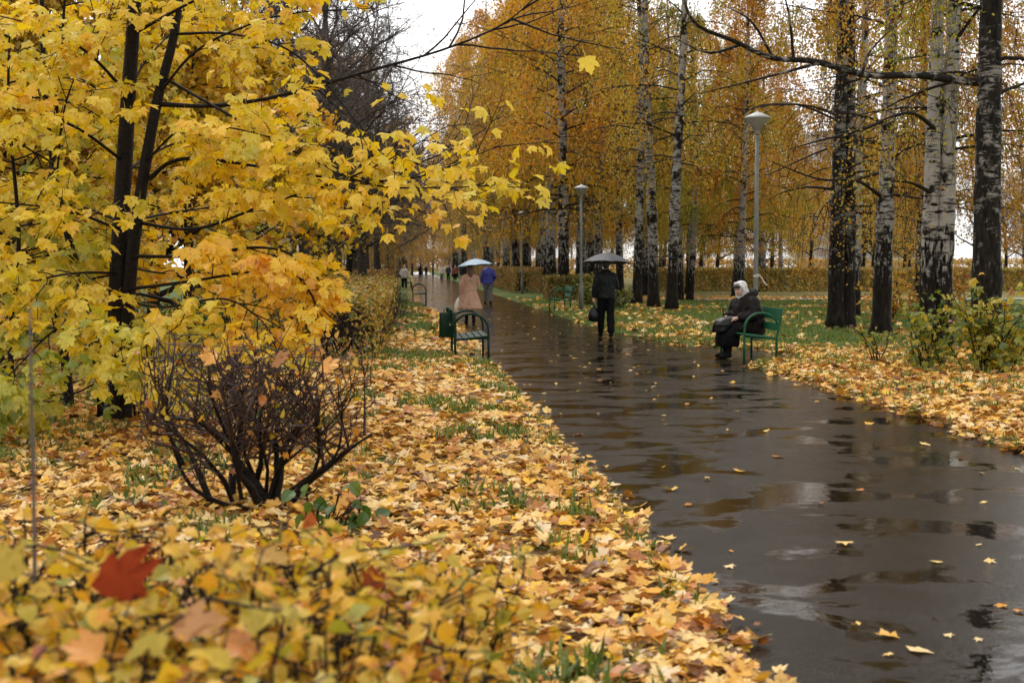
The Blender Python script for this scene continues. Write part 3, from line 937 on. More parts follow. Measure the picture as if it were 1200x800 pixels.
# ---- bare trees and yellow broad-leaved trees for the background
def spread_tree(seed, H, r0, z0, spread_, nb, levels=3, leaves=0, leaf=(.1, .16), up=.7, sz=3, tone=.5, tvar=.18):
    g = np.random.default_rng(seed)
    wood, twigs, crown = MB(), MB(), MB()
    ln = trunk_line(g, H * .85, (g.normal() * .03, g.normal() * .03), .4)
    wood.tube(ln, trunk_rad(H * .85, r0, 16, tip=.1), 8)
    P = []
    for b in range(nb):
        u = (b + .5) / nb
        z = z0 + (H * .84 - z0) * u
        c, _ = along(ln, np.array([z / (H * .85) * .999]))
        az = b * 2.4 + g.uniform(-.4, .4)
        el = .35 + up * u
        L = spread_ * (1.05 - .65 * u) * g.uniform(.8, 1.2)
        d = (math.cos(az) * math.cos(el), math.sin(az) * math.cos(el), math.sin(el))
        b1 = curve(g, c[0], d, L, 8, .16, -.04)
        wood.tube(b1, np.linspace(r0 * (1 - u) * .38 + .018, .012, 8), 5, cap=False)
        for q in range(6):
            c2, dd = along(b1, np.array([g.uniform(.25, .999)]))
            b2 = curve(g, c2[0], unit(dd[0]) + g.normal(size=3) * .6, L * .45 * g.uniform(.6, 1.2), 6, .2, -.04)
            wood.tube(b2, np.linspace(.018, .007, 6), 4, cap=False)
            for e in range(sz):
                c3, d3 = along(b2, np.array([g.uniform(.15, .999)]))
                b3 = curve(g, c3[0], unit(d3[0]) + g.normal(size=3) * .6, L * .28 * g.uniform(.6, 1.3), 5, .22, 0)
                twigs.tube(b3, np.linspace(.010, .005, 5), 3, cap=False)
                P.append(b3)
                if levels > 3:
                    for f_ in range(3):
                        c4, d4 = along(b3, np.array([g.uniform(.1, .999)]))
                        b4 = curve(g, c4[0], unit(d4[0]) + g.normal(size=3) * .7, L * .16 * g.uniform(.6, 1.3), 4, .25, 0)
                        twigs.tube(b4, np.linspace(.008, .004, 4), 3, cap=False)
    if leaves:
        m = leaves // len(P) + 1
        Q = np.concatenate([along(b, g.random(m) * .999)[0] for b in P]); Tn = np.repeat(g.normal(tone, tvar, len(P)), m)
        Q = Q + g.normal(size=Q.shape) * .16
        n = len(Q)
        nr = rvec(g, n) + np.array((0, 0, .7)); tip = rvec(g, n) + np.array((0, 0, -.8))
        put(crown, LOBED, Q, frames(nr, tip), g.uniform(*leaf, n), Tn + g.normal(size=n) * .1)
    return wood, twigs, crown


BARE = [spread_tree(300 + i, 12 + i, .19, 2.2, 3.9, 26, 4, 0, sz=5) for i in range(2)]
BARE = [(a.mesh('trunk'), b.mesh('twigs'), None) for a, b, c in BARE]
SPARSE = [spread_tree(320 + i, 11, .18, 2.0, 3.6, 20, 4, 5000, (.09, .15), tone=.62, sz=3) for i in range(2)]
SPARSE = [(a.mesh('trunk'), b.mesh('twigs'), c.mesh('crown')) for a, b, c in SPARSE]
YEL = [spread_tree(340 + i, 9.5, .14, .9, 3.0, 26, 3, 10000, (.12, .19), tone=.42) for i in range(2)]
YEL = [(a.mesh('trunk'), b.mesh('twigs'), c.mesh('crown')) for a, b, c in YEL]


def tree(meshes, loc, name, label, group=None, s=1.0, rotz=0.0, wm='bark2', tm='greytwig', cm='maple', col=(1, 1, 1)):
    t = thing(name, label, 'tree', loc, rotz, group); t.scale = (s, s, s)
    for nm, me, mt in zip(('trunk', 'twigs', 'crown'), meshes, (M[wm], M[tm], M[cm])):
        if me is None: continue
        o = bpy.data.objects.new(nm, me); COL.objects.link(o); o.parent = t
        if not me.materials: me.materials.append(mt)
        o.material_slots[0].link = 'OBJECT'; o.material_slots[0].material = mt
        if nm == 'crown': o.color = (*col, 1)
    return t


# grey leafless trees left of the far path
for k, (X, Y, s) in enumerate([(-3.1, 41, 1.15), (-4.6, 36, .95), (-3.0, 49, .9), (-3.4, 58, .92), (-5.5, 50, .95), (-4.2, 72, .9), (-8, 62, 1.0), (-3.6, 88, .85), (-7, 84, 1.0), (-4.5, 105, .95), (-10, 74, 1.05), (-13, 60, 1.0), (-5, 130, 1.0), (-12, 100, 1.1), (-18, 80, 1.1), (-4, 165, 1.0)]):
    tree(BARE[k % 2], (X, Y, 0), 'bare_tree', 'grey leafless tree in the hazy stand left of the far path', 'leafless trees left of the far path', s, k * 1.9, 'bark2', 'greytwig')
# low yellowing trees beside the far end of the path
for k, (X, Y, s) in enumerate([(-1.6, 98, .42), (-2.5, 120, .5), (-2.2, 150, .6), (-3.2, 180, .8)]):
    tree(SPARSE[k % 2], (X, Y, 0), 'small_tree', 'low yellow-brown tree leaning over the benches at the far left of the path', 'small yellow-brown trees by the far benches', s, k, 'bark2', 'greytwig', 'birch', (.9, .95, .7))
# taller grey trees and golden crowns that close the view over the far path
for k, (X, Y, s) in enumerate([(-2.5, 46, 1.12), (-1.9, 56, 1.12), (-2.6, 74, 1.15), (-2.2, 92, 1.25), (-3.4, 112, 1.35), (-1.6, 128, 1.3), (-2.4, 150, 1.35), (-5.5, 96, 1.3), (-6.5, 70, 1.2), (-1.2, 172, 1.4), (-8.5, 120, 1.4), (-2.8, 200, 1.5)]):
    tree(BARE[(k + 1) % 2], (X, Y, 0), 'bare_tree', 'tall grey leafless tree reaching over the far left side of the path', 'tall leafless trees over the far left of the path', s, k * 1.3, 'bark2', 'greytwig')
for k, (X, Y, s) in enumerate([(-.6, 140, 1.0), (6.6, 118, 1.45), (7.2, 88, 1.35), (6.0, 150, 1.5), (-1.6, 185, 1.1), (7.0, 62, 1.3), (6.4, 190, 1.5), (-.5, 225, 1.2), (7.0, 215, 1.5)]):
    birch(k % 4, (X, Y, 0), 'pale golden birch arching over the hazy far end of the path', 'pale golden birches over the far path', s, k * 1.7 + .5, 3, (1.3, 1.2, 1.0))  # crown tint brightened to stand in for haze over the far path
# two dark trunks behind the clipped hedge
tree(SPARSE[0], (-2.75, 60, 0), 'bare_tree', 'dark straight trunk behind the clipped hedge, right one of the pair', None, 1.0, .3, 'bark', 'greytwig', 'birch', (.8, .8, .6))
tree(SPARSE[1], (-3.6, 54, 0), 'bare_tree', 'dark straight trunk behind the clipped hedge, left one of the pair', None, 1.0, 1.3, 'bark', 'greytwig', 'birch', (.8, .8, .6))
# yellow maples behind the big maple
for k, (X, Y, s) in enumerate([(-5.6, 19, .75), (-3.6, 22.5, .72), (-7.5, 24, .9), (-5.2, 28, .95), (-9, 31, 1.05), (-3.9, 33, .8), (-7, 38, 1.05), (-11.5, 38, 1.1), (-12, 29, 1.0)]):
    tree(YEL[k % 2], (X, Y, 0), 'maple_tree', 'yellow maple crowded behind the big foreground maple', 'yellow maples behind the foreground maple', s, k * 2.3, 'bark', 'twig', 'maple', (.62 + .12 * (k % 3), .56 + .1 * (k % 3), .6))
# far stand on the right beyond the hedge
FAR = [(24, 106), (30, 112), (36, 104), (41, 116), (46, 108), (53, 114), (27, 126), (34, 132), (44, 130), (51, 138), (60, 128), (22, 118), (38, 145), (56, 150), (29, 150), (47, 158), (65, 145), (33, 98)]
for k, (X, Y) in enumerate(FAR):
    if k % 3 == 0:
        tree(SPARSE[k % 2], (X, Y, 0), 'park_tree', 'thin-leaved brownish tree in the far stand beyond the long hedge', 'half-bare trees beyond the long hedge', 1.0 + .1 * (k % 4), k, 'bark', 'greytwig', 'birch', (1, .95, .75))
    elif k % 3 == 1:
        tree(BARE[k % 2], (X, Y, 0), 'bare_tree', 'grey leafless tree in the far stand beyond the long hedge', 'leafless trees beyond the long hedge', 1.05, k * 1.1, 'bark', 'greytwig')
    else:
        tree(SPARSE[(k + 1) % 2], (X, Y, 0), 'park_tree', 'thin-leaved brownish tree in the far stand beyond the long hedge', 'half-bare trees beyond the long hedge', 1.1, k * 1.7, 'bark', 'greytwig', 'maple', (.85, .8, .55))
# closing the far end of the view
for k in range(26):
    a = -9 + k * 2.0 if k < 10 else 12 + (k - 10) * 7.5
    Y = 300 + 30 * math.sin(k * 2.2)
    if k < 10: tree(SPARSE[k % 2], (a * 1.2 - 8, Y - 20, 0), 'park_tree', 'hazy brown tree closing the far end of the path', 'hazy trees closing the far end of the path', 1.05, k, 'bark2', 'greytwig', 'birch', (.9, .9, .8))
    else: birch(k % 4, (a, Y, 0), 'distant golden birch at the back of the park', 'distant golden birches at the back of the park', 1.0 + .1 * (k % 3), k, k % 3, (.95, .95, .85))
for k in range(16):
    birch(k % 4, (-26 + 2.6 * k + .8 * math.sin(k * 5.1), 262 + 24 * math.sin(k * 2.9), 0), 'hazy golden-brown birch closing the far end of the path', 'hazy birches closing the far end of the path', .8 + .1 * (k % 3), k * 1.1, 1, (1.25, 1.15, 1.1))  # haze painted as a lighter crown tint
for k in range(14):
    tree((BARE if k % 2 else SPARSE)[k % 2], (-16 - 5.5 * k, 130 + 20 * math.sin(k * 1.7) + k * 4, 0), 'park_tree' if k % 2 == 0 else 'bare_tree', 'far brownish tree behind the maples on the left', 'far trees behind the maples on the left', 1.1, k * 1.2, 'bark2', 'greytwig', 'birch', (.9, .9, .7))

# ================================================================== the big foreground maple
g = np.random.default_rng(77)
D0 = 13.2
mb_t, mb_l = MB(), MB()
m0 = ground(136, 507); m0[2] = 0
rel = lambda px, py, Y: at(px, py, Y) - m0
main = spline([rel(136, 512, D0), rel(137, 440, D0), rel(139, 330, D0), rel(143, 240, D0), rel(150, 120, D0), rel(158, 0, D0), rel(166, -160, D0 + .1), rel(170, -320, D0)], 40)
mb_t.tube(main, np.linspace(.112, .04, 40) * (1 + .5 * np.exp(-np.linspace(0, 1, 40) * 22)), 12)
second = spline([rel(146, 500, D0 - .05), rel(147, 420, D0 - .05), rel(153, 320, D0 - .08), rel(166, 220, D0 - .1), rel(184, 120, D0 - .1), rel(203, 45, D0 - .1), rel(216, -40, D0), rel(236, -180, D0)], 36)
mb_t.tube(second, np.linspace(.075, .028, 36), 10)
third = spline([rel(122, 495, D0 + .2), rel(112, 400, D0 + .5), rel(86, 300, D0 + .6), rel(66, 215, D0 + .8), rel(52, 100, D0 + 1), rel(48, -60, D0 + 1)], 26)
mb_t.tube(third, np.linspace(.055, .02, 26), 8)
limbs = [  # (control points px,py,Y), start radius
    ([(182, 122, 13.1), (250, 124, 12.9), (330, 112, 12.6), (430, 84, 12.3), (520, 58, 12.1), (590, 28, 12), (640, -15, 12)], .034, .15),
    ([(175, 210, 13.1), (200, 190, 13.0), (240, 186, 12.8), (320, 198, 12.5), (420, 212, 12.1), (500, 205, 11.8), (590, 168, 11.6)], .032, 1.0),
    ([(190, 90, 13.1), (260, 130, 12.8), (340, 175, 12.4), (430, 215, 12), (510, 220, 11.8), (600, 216, 11.7)], .022, 1.1),
    ([(155, 260, 13.2), (230, 268, 12.7), (310, 240, 12.3), (390, 215, 12), (450, 190, 11.9), (520, 150, 11.9)], .024, .9),
    ([(142, 300, 13.2), (220, 300, 12.6), (300, 290, 12.2), (345, 300, 11.9), (375, 330, 11.7), (392, 370, 11.6)], .026, .85),
    ([(140, 340, 13.2), (220, 330, 12.3), (300, 318, 11.8), (350, 325, 11.5), (378, 372, 11.4)], .024, .8),
    ([(140, 350, 13.2), (190, 360, 12.2), (260, 350, 11.6), (300, 370, 11.3), (325, 400, 11.2)], .02, .8),
    ([(138, 380, 13.2), (150, 385, 12.3), (175, 390, 11.6), (200, 420, 11.1), (215, 450, 11.0)], .018, .95),
    ([(138, 360, 13.2), (100, 370, 12.4), (60, 390, 11.8), (20, 430, 11.4), (-20, 470, 11.2)], .02, 1.1),
    ([(140, 320, 13.2), (90, 320, 12.4), (40, 330, 11.9), (-30, 360, 11.6)], .02, 1.1),
    ([(142, 270, 13.2), (90, 250, 12.5), (30, 240, 12.1), (-50, 235, 11.8)], .022, 1.1),
    ([(146, 190, 13.2), (90, 150, 12.6), (30, 130, 12.3), (-50, 120, 12)], .024, 1.1),
    ([(150, 110, 13.2), (100, 60, 12.7), (40, 30, 12.4), (-40, 10, 12)], .024, 1.1),
    ([(156, 40, 13.2), (230, 0, 12.6), (300, -30, 12.2), (390, -30, 12)], .024, .9),
    ([(205, 40, 13.1), (270, 40, 12.7), (340, 60, 12.4), (400, 120, 12.2), (430, 170, 12)], .02, .7),
    ([(186, 110, 13.1), (230, 60, 12.6), (290, 30, 12.4), (350, 15, 12.2), (440, 10, 12)], .02, .7),
    ([(170, 190, 13.1), (215, 150, 12.5), (270, 150, 12.1), (330, 165, 11.9)], .018, .9),
    ([(60, 190, 13.9), (20, 165, 13.4), (-40, 110, 13)], .016, 1.0),
    ([(66, 215, 13.9), (75, 130, 13.3), (100, 60, 13), (120, 10, 12.9)], .016, 1.0),
    ([(138, 430, 13.2), (110, 450, 12.6), (60, 470, 12.2), (10, 460, 12)], .014, .8),
    ([(140, 400, 13.2), (170, 420, 12.8), (210, 430, 12.5), (250, 415, 12.3)], .014, .7),
    ([(150, 150, 13.2), (160, 90, 14.2), (200, 40, 15), (260, 0, 15.6)], .022, 1.0),
    ([(148, 200, 13.2), (200, 170, 14.3), (270, 150, 15.2), (350, 140, 15.8)], .022, 1.0),
    ([(143, 260, 13.2), (200, 250, 14.4), (270, 240, 15.2), (340, 235, 15.8)], .022, 1.0),
    ([(140, 310, 13.2), (190, 320, 14.3), (260, 320, 15), (330, 330, 15.4)], .02, 1.0),
    ([(143, 260, 13.2), (90, 240, 14.4), (30, 220, 15.2), (-40, 200, 15.8)], .022, 1.0),
    ([(141, 320, 13.2), (90, 330, 14.3), (30, 340, 15), (-40, 350, 15.4)], .02, 1.0),
    ([(150, 130, 13.2), (90, 90, 14.3), (20, 60, 15.2)], .02, 1.0),
]
LP, LT, LN, LS, LTone = [], [], [], [], []


def bare_zone(w):
    """where the crown of the big maple has thinned or ended"""
    x, z = w[0], w[2]
    if z < .86: return x > -1.75
    if z < 1.28: return x > -.72
    if z < 1.78: return x > -.56
    if z < 2.35: return g.random() < .38 + .25 * sstep(-.6, .3, x) if x > -.6 else False
    return x > -.75 and g.random() < (.55 if z < 2.8 else .8)


M0 = np.zeros(3)


def leaf_at(p, d, tone, s=1.0):
    if bare_zone(p + M0): return
    LP.append(p)
    out = unit((d[0], d[1], 0)) if abs(d[0]) + abs(d[1]) > 1e-3 else np.array((1., 0, 0))
    tip = unit(out * g.uniform(.1, .9) + np.array((0, 0, -1.0)) * g.uniform(.25, 1.1) + g.normal(size=3) * .35)
    nrm = unit(np.array((0, 0, 1.)) * .75 + out * .35 + np.array((0, -.35, 0)) + g.normal(size=3) * .42)
    LT.append(tip); LN.append(nrm); LS.append(g.uniform(.10, .175) * s); LTone.append(tone)


def twig_out(mb, a, d, L, r, tone, nl, rec=True):
    if a[2] < 1.78 and a[0] + M0[0] > -.56: return
    tw = curve(g, a, d, L, 6, .16, .03)
    mb.tube(tw, np.linspace(r, .0025, 6), 4, cap=False)
    for u in np.linspace(.25, .97, nl):
        c, dd = along(tw, np.array([u]))
        sd = np.cross(unit(dd[0]), (0, 0, 1.)); 
        for sg in (-1, 1):
            if g.random() < .12: continue
            off = unit(sd * sg + g.normal(size=3) * .4 + unit(dd[0]) * .4)
            q = c[0] + off * g.uniform(.05, .13) + np.array((0, 0, g.uniform(-.03, .03)))
            leaf_at(q, off, tone + g.normal() * .07)
    leaf_at(tw[-1] + unit(tw[-1] - tw[-2]) * .05, unit(tw[-1] - tw[-2]), tone + g.normal() * .07, 1.1)
    if rec:
        for q in range(2):
            c, dd = along(tw, np.array([g.uniform(.3, .8)]))
            twig_out(mb, c[0], unit(dd[0]) + g.normal(size=3) * .5, L * .55, r * .6, tone, max(2, nl - 2), False)


def tone_of(p):
    """greener high on the left and low at the foot, orange in the low right boughs"""
    w = p + m0
    t = .40 + .10 * sstep(2.3, 1.3, w[2]) * sstep(-3.4, -1.4, w[0]) * 2.2
    t -= .13 * sstep(-3.2, -4.2, w[0]) * sstep(2.2, 3.6, w[2])
    t -= .30 * sstep(1.35, .95, w[2])
    return t + g.normal() * .06


M0 = m0
for ctrl, r, dn in limbs:
    pts = spline([rel(*c) for c in ctrl], 30)
    mb_t.tube(pts, np.linspace(r * .72, .004, 30) * (1 + .06 * np.sin(np.arange(30) * 1.3)), 7, cap=False)
    L = np.linalg.norm(np.diff(pts, axis=0), axis=1).sum()
    nt_ = int(L * 4.7 * dn)
    for i in range(nt_):
        u = .22 + .77 * (i + g.random()) / nt_
        if dn < .3: u = .3 + .3 * g.random()
        c, dd = along(pts, np.array([u * .999]))
        d = unit(dd[0]); sd = np.cross(d, (0, 0, 1.))
        dr = d * .6 + sd * (1 if i % 2 else -1) * g.uniform(.4, 1.0) + np.array((0, 0, g.uniform(-.35, .4)))
        twig_out(mb_t, c[0], dr, g.uniform(.3, .75), .006, tone_of(c[0]), int(g.integers(3, 6)))
# bare side shoots of the long top limb
pts = spline([rel(*c) for c in limbs[0][0]], 30)
for u, dx, dz in ((.55, .9, -.1), (.62, .8, .55), (.7, .9, -.15), (.75, .8, .5), (.8, 1, .15), (.86, .9, -.2), (.9, .8, .5), (.48, .8, -.5), (.4, .6, -.6), (.68, .6, .9)):
    c, dd = along(pts, np.array([u])); q = curve(g, c[0], (dx, g.normal() * .2, dz), g.uniform(.5, 1.2), 9, .10, .0)
    mb_t.tube(q, np.linspace(.010, .003, 9), 4, cap=False)
    for v_ in (.4, .6, .8):
        c2, d2 = along(q, np.array([v_])); q2 = curve(g, c2[0], unit(d2[0]) + g.normal(size=3) * .4, .35, 5, .12, 0)
        mb_t.tube(q2, np.linspace(.004, .002, 5), 3, cap=False)
# suckers round the foot
for i in range(9):
    a = np.array((g.normal() * .22, g.normal() * .15, 0)); q = curve(g, a, (g.normal() * .25, g.normal() * .2, 1), g.uniform(.6, 1.3), 7, .12, 0)
    mb_t.tube(q, np.linspace(.014, .005, 7), 5, cap=False)
    for k in range(2): c, dd = along(q, np.array([g.uniform(.5, .95)])); twig_out(mb_t, c[0], (g.normal(), g.normal() - .3, .3), .35, .004, .18 + g.normal() * .1, 3, False)
mt = thing('maple_tree', 'big yellow maple with two dark stems and long spreading boughs in the left foreground', 'tree', m0)
mb_t.obj('trunk', M['bark'], mt)
put_mix(mb_l, MAPLES, np.array(LP), frames(np.array(LN), np.array(LT)), np.array(LS), np.array(LTone), g)
c = mb_l.obj('crown', M['maple'], mt); c.color = (1, 1, 1, 1)
print('maple leaves', len(LP))

# a neighbouring thin maple sapling at the left edge
def sapling(name, label, base, ctrl, r, nl, tone0, seed):
    global LP, LT, LN, LS, LTone, M0
    M0 = np.asarray(base)
    LP, LT, LN, LS, LTone = [], [], [], [], []
    tb, lb = MB(), MB()
    pts = spline([np.asarray(c) - base for c in ctrl], 24)
    tb.tube(pts, np.linspace(r, .008, 24), 8)
    for i in range(nl):
        c, _ = along(pts, np.array([g.uniform(.3, .99)])); a = g.uniform(0, 6.3)
        bd = curve(g, c[0], (math.cos(a), math.sin(a), .35), g.uniform(.5, 1.3), 8, .12, .04)
        tb.tube(bd, np.linspace(.010, .004, 8), 4, cap=False)
        for q in range(4):
            c2, d2 = along(bd, np.array([g.uniform(.3, .99)])); twig_out(tb, c2[0], unit(d2[0]) + g.normal(size=3) * .5, g.uniform(.25, .5), .004, tone0 + g.normal() * .08, 4, False)
    t = thing(name, label, 'tree', base)
    tb.obj('trunk', M['bark'], t)
    put_mix(lb, MAPLES, np.array(LP), frames(np.array(LN), np.array(LT)), np.array(LS), np.array(LTone), g)
    lb.obj('crown', M['maple'], t).color = (1, 1, 1, 1)


b_ = ground(82, 486); b_[2] = 0
sapling('maple_tree', 'thin yellow maple with a crooked dark stem just left of the big maple', b_, [at(82, 490, 14.7), at(76, 420, 14.7), at(58, 330, 14.7), at(60, 200, 14.8), at(72, 60, 14.8), at(80, -80, 14.8)], .06, 34, .33, 1)
b_ = ground(20, 500); b_[2] = 0
sapling('maple_tree', 'greenish yellow maple sapling at the left edge of the lawn', b_, [at(20, 500, 13.6), at(12, 400, 13.7), at(22, 280, 13.8), at(10, 120, 13.8), at(14, -20, 13.8)], .035, 26, .22, 2)

# one leaf in mid air
mb = MB(); put(mb, MAPLES[0], np.zeros((1, 3)), frames(np.array([[.1, -1, .35]]), np.array([[.3, -.1, -1.]])), [.20], np.array([.42]))
o = mb.obj('falling_leaf', M['maple']); o.location = at(686, 66, 11)
tag(o, 'single bright yellow maple leaf falling in mid-air above the path', 'leaf')
# ================================================================== hedges and bushes
def hedge_run(name, label, x0, x1, y0, y1, h, nleaf, leaf, cols, twigs_n, cat='hedge', tone=(.55, .2), mat='hedge', rough=.12, topbias=0.0, stem_r=.012, group=None, tpl=None, ground_gap=.1):
    """clipped hedge: a box of twigs whose faces carry the leaves"""
    g = np.random.default_rng(abs(hash(round(x0 * 31 + y0 * 7, 3))) % 99991)
    cx, cy = (x0 + x1) / 2, (y0 + y1) / 2
    lx, ly = x1 - x0, y1 - y0
    st, lf = MB(), MB()
    for i in range(twigs_n):
        a = np.array((g.uniform(-lx / 2, lx / 2) * .9, g.uniform(-ly / 2, ly / 2) * .95, 0))
        q = curve(g, a, (g.normal() * .3, g.normal() * .3, 1), h * g.uniform(.75, 1.0), 6, .22, -.05)
        st.tube(q, np.linspace(stem_r, .004, 6), 4, cap=False)
        for k in range(3):
            c, d = along(q, np.array([g.uniform(.25, .95)]))
            q2 = curve(g, c[0], unit(d[0]) * .5 + g.normal(size=3) * .6, h * .35, 5, .25, 0)
            q2[:, 2] = np.minimum(q2[:, 2], h)
            st.tube(q2, np.linspace(.006, .003, 5), 3, cap=False)
    A = np.array([lx * ly * (1 + topbias), ly * h, ly * h, lx * h, lx * h]); f = g.choice(5, nleaf, p=A / A.sum())
    u, v = g.uniform(-.5, .5, nleaf), g.uniform(0, 1, nleaf)
    v = ground_gap + (1 - ground_gap) * v ** .8
    P = np.empty((nleaf, 3)); Nn = np.zeros((nleaf, 3))
    w = g.uniform(-.5, .5, nleaf)
    for k, (ax, sg) in enumerate(((2, 1), (0, 1), (0, -1), (1, -1), (1, 1))):
        s = f == k
        if k == 0: P[s] = np.column_stack([u[s] * lx, w[s] * ly, np.full(s.sum(), h)]); Nn[s] = (0, 0, 1)
        elif ax == 0: P[s] = np.column_stack([np.full(s.sum(), sg * lx / 2), w[s] * ly, v[s] * h]); Nn[s] = (sg, 0, 0)
        else: P[s] = np.column_stack([u[s] * lx, np.full(s.sum(), sg * ly / 2), v[s] * h]); Nn[s] = (0, sg, 0)
    lump = fbm((P[:, 0] + P[:, 2]) * 1.3 + 50, (P[:, 1] - P[:, 2]) * 1.3 + 50) - .5
    P += Nn * (lump[:, None] * rough * 2 - np.abs(g.normal(size=nleaf))[:, None] * rough * .8) + g.normal(size=P.shape) * rough * .3
    P[:, 2] = np.maximum(P[:, 2], .03)
    nr = Nn + rvec(g, nleaf) * .8; tip = rvec(g, nleaf) + (0, 0, -.3)
    tn = g.normal(tone[0], tone[1], nleaf) + lump * .5
    put(lf, tpl or RHOMB, P, frames(nr, tip), g.uniform(*leaf, nleaf), tn)
    t = thing(name, label, cat, (cx, cy, 0), 0, group)
    st.obj('stems', M['twig'], t)
    o = lf.obj('foliage', M[mat], t); o.color = (*cols, 1)
    return t


hedge_run('clipped_hedge', 'clipped rusty hedge with pale fallen leaves on top at the left of the path', -2.3, -.42, 20.8, 46, 1.20, 21000, (.05, .09), (.95, .98, .7), 620, tone=(.56, .25), topbias=1.6, rough=.2)
hedge_run('clipped_hedge', 'long low clipped hedge of mixed green and rusty leaves across the right lawn', 15.5, 40, 83.5, 85.5, 1.45, 34000, (.10, .17), (1.15, 1.1, 1), 300, tone=(.5, .2), rough=.14, ground_gap=.03)
hedge_run('clipped_hedge', 'green and rusty hedge piece behind the bench on the far right of the path', 6.2, 8.7, 61, 63, 1.15, 9000, (.08, .13), (.85, .85, .8), 80, tone=(.5, .25))
hedge_run('clipped_hedge', 'leafy hedge running beside the far right edge of the path behind the couple', 6.0, 7.6, 78, 128, 1.5, 22000, (.1, .16), (.85, .8, .75), 150, tone=(.6, .25))
hedge_run('clipped_hedge', 'low green hedge strip on the lawn behind the left bushes', -14, -3.2, 29.5, 30.6, .9, 5000, (.05, .08), (.5, .8, .6), 200, tone=(.2, .2))
hedge_run('clipped_hedge', 'dark hedge line at the far left of the path beyond the benches', -3.4, -1.2, 66, 110, 1.3, 16000, (.1, .16), (.8, .7, .6), 100, tone=(.7, .25))
hedge_run('clipped_hedge', 'distant thin hedge on the right behind the large birches', 41, 62, 86, 88, 1.4, 14000, (.12, .18), (1.1, 1, .9), 150, tone=(.55, .2))


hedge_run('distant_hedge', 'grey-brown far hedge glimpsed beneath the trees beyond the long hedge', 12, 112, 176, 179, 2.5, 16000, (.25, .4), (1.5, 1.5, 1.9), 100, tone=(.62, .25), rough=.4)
hedge_run('tall_hedge', 'tall hazy brown hedge closing the very end of the path', -30, 24, 296, 299, 4.5, 16000, (.3, .5), (1.5, 1.4, 1.5), 60, tone=(.6, .25), rough=.5)  # foliage tint raised so the colour itself looks hazy


def bush(name, label, loc, rx, ry, h, stems_n, nleaf, leaf, tone, tpl, mat, cols, cat='bush', seed=1, twig_mat='bark', sub=5, upright=1.0, rs=.012, group=None, low=.15):
    g = np.random.default_rng(seed)
    st, lf = MB(), MB()
    tips = []
    for i in range(stems_n):
        a = g.uniform(0, 6.3)
        q = curve(g, (g.normal() * rx * .18, g.normal() * ry * .18, -.02), (math.cos(a) * rx / h * .8, math.sin(a) * ry / h * .8, upright), h * g.uniform(.6, 1.05), 8, .12, -.02)
        st.tube(q, np.linspace(rs * g.uniform(.6, 1.1), .004, 8), 5, cap=False)
        tips.append(q)
        for k in range(sub):
            c, d = along(q, np.array([g.uniform(low, .97)])); q2 = curve(g, c[0], unit(d[0]) * .6 + g.normal(size=3) * .6, h * .4 * g.uniform(.5, 1.1), 6, .2, .0)
            st.tube(q2, np.linspace(.006, .0025, 6), 4, cap=False); tips.append(q2)
    t = thing(name, label, cat, loc, 0, group)
    st.obj('stems', M[twig_mat], t)
    if nleaf:
        k = g.integers(0, len(tips), nleaf)
        P = np.concatenate([along(tips[i], np.array([g.uniform(.25, .999)]))[0] for i in k]) + g.normal(size=(nleaf, 3)) * .05
        P[:, 2] = np.maximum(P[:, 2], .05)
        put_mix(lf, tpl, P, frames(rvec(g, nleaf) + (0, -.3, .9), rvec(g, nleaf) + (0, 0, -.6)), g.uniform(*leaf, nleaf), np.clip(g.normal(tone[0], tone[1], nleaf), 0, 1), g)
        lf.obj('leaves', M[mat], t).color = (*cols, 1)
    return t


# bushes at the right edge of the path
bush('leafy_bush', 'yellow-green bush with large leaves at the right edge in front of the dark birch', (8.45, 19.2, 0), .75, .6, 1.35, 22, 620, (.09, .17), (.38, .24), MAPLES, 'shrub', (.9, 1, .9), seed=5)
bush('leafy_bush', 'thin green bush with bare stems between the white birch and the right edge', (7.75, 20.0, 0), .6, .5, 1.1, 14, 300, (.07, .14), (.3, .22), MAPLES, 'shrub', (.8, .95, .8), seed=6)
bush('leafy_bush', 'small twiggy shrub at the foot of the white birch', (7.55, 21.6, 0), .4, .3, .8, 7, 60, (.06, .1), (.4, .2), MAPLES, 'shrub', (.9, 1, .9), seed=7)
bush('leafy_bush', 'rusty yellow shrub between the second and third large birches', (12.6, 35.2, 0), .6, .5, 1.5, 14, 420, (.08, .13), (.62, .2), [LOBED], 'shrub', (.95, .85, .7), seed=8)
bush('leafy_bush', 'orange-leaved shrub seen between the white birch and the dark birch', (14.3, 36.5, 0), 1.4, .6, 1.6, 24, 800, (.08, .14), (.66, .2), [LOBED], 'shrub', (.95, .8, .7), seed=9)
bush('leafy_bush', 'small green bush at the foot of the birch clump by the man', (7.3, 49, 0), .7, .5, 1.0, 16, 700, (.07, .12), (.15, .15), [LOBED], 'shrub', (.7, .8, .7), seed=10)
bush('leafy_bush', 'low greenish bush near the lamp post behind the man with the grey umbrella', (6.9, 52.5, 0), .6, .5, 1.2, 14, 600, (.07, .12), (.2, .15), [LOBED], 'shrub', (.75, .8, .7), seed=12)

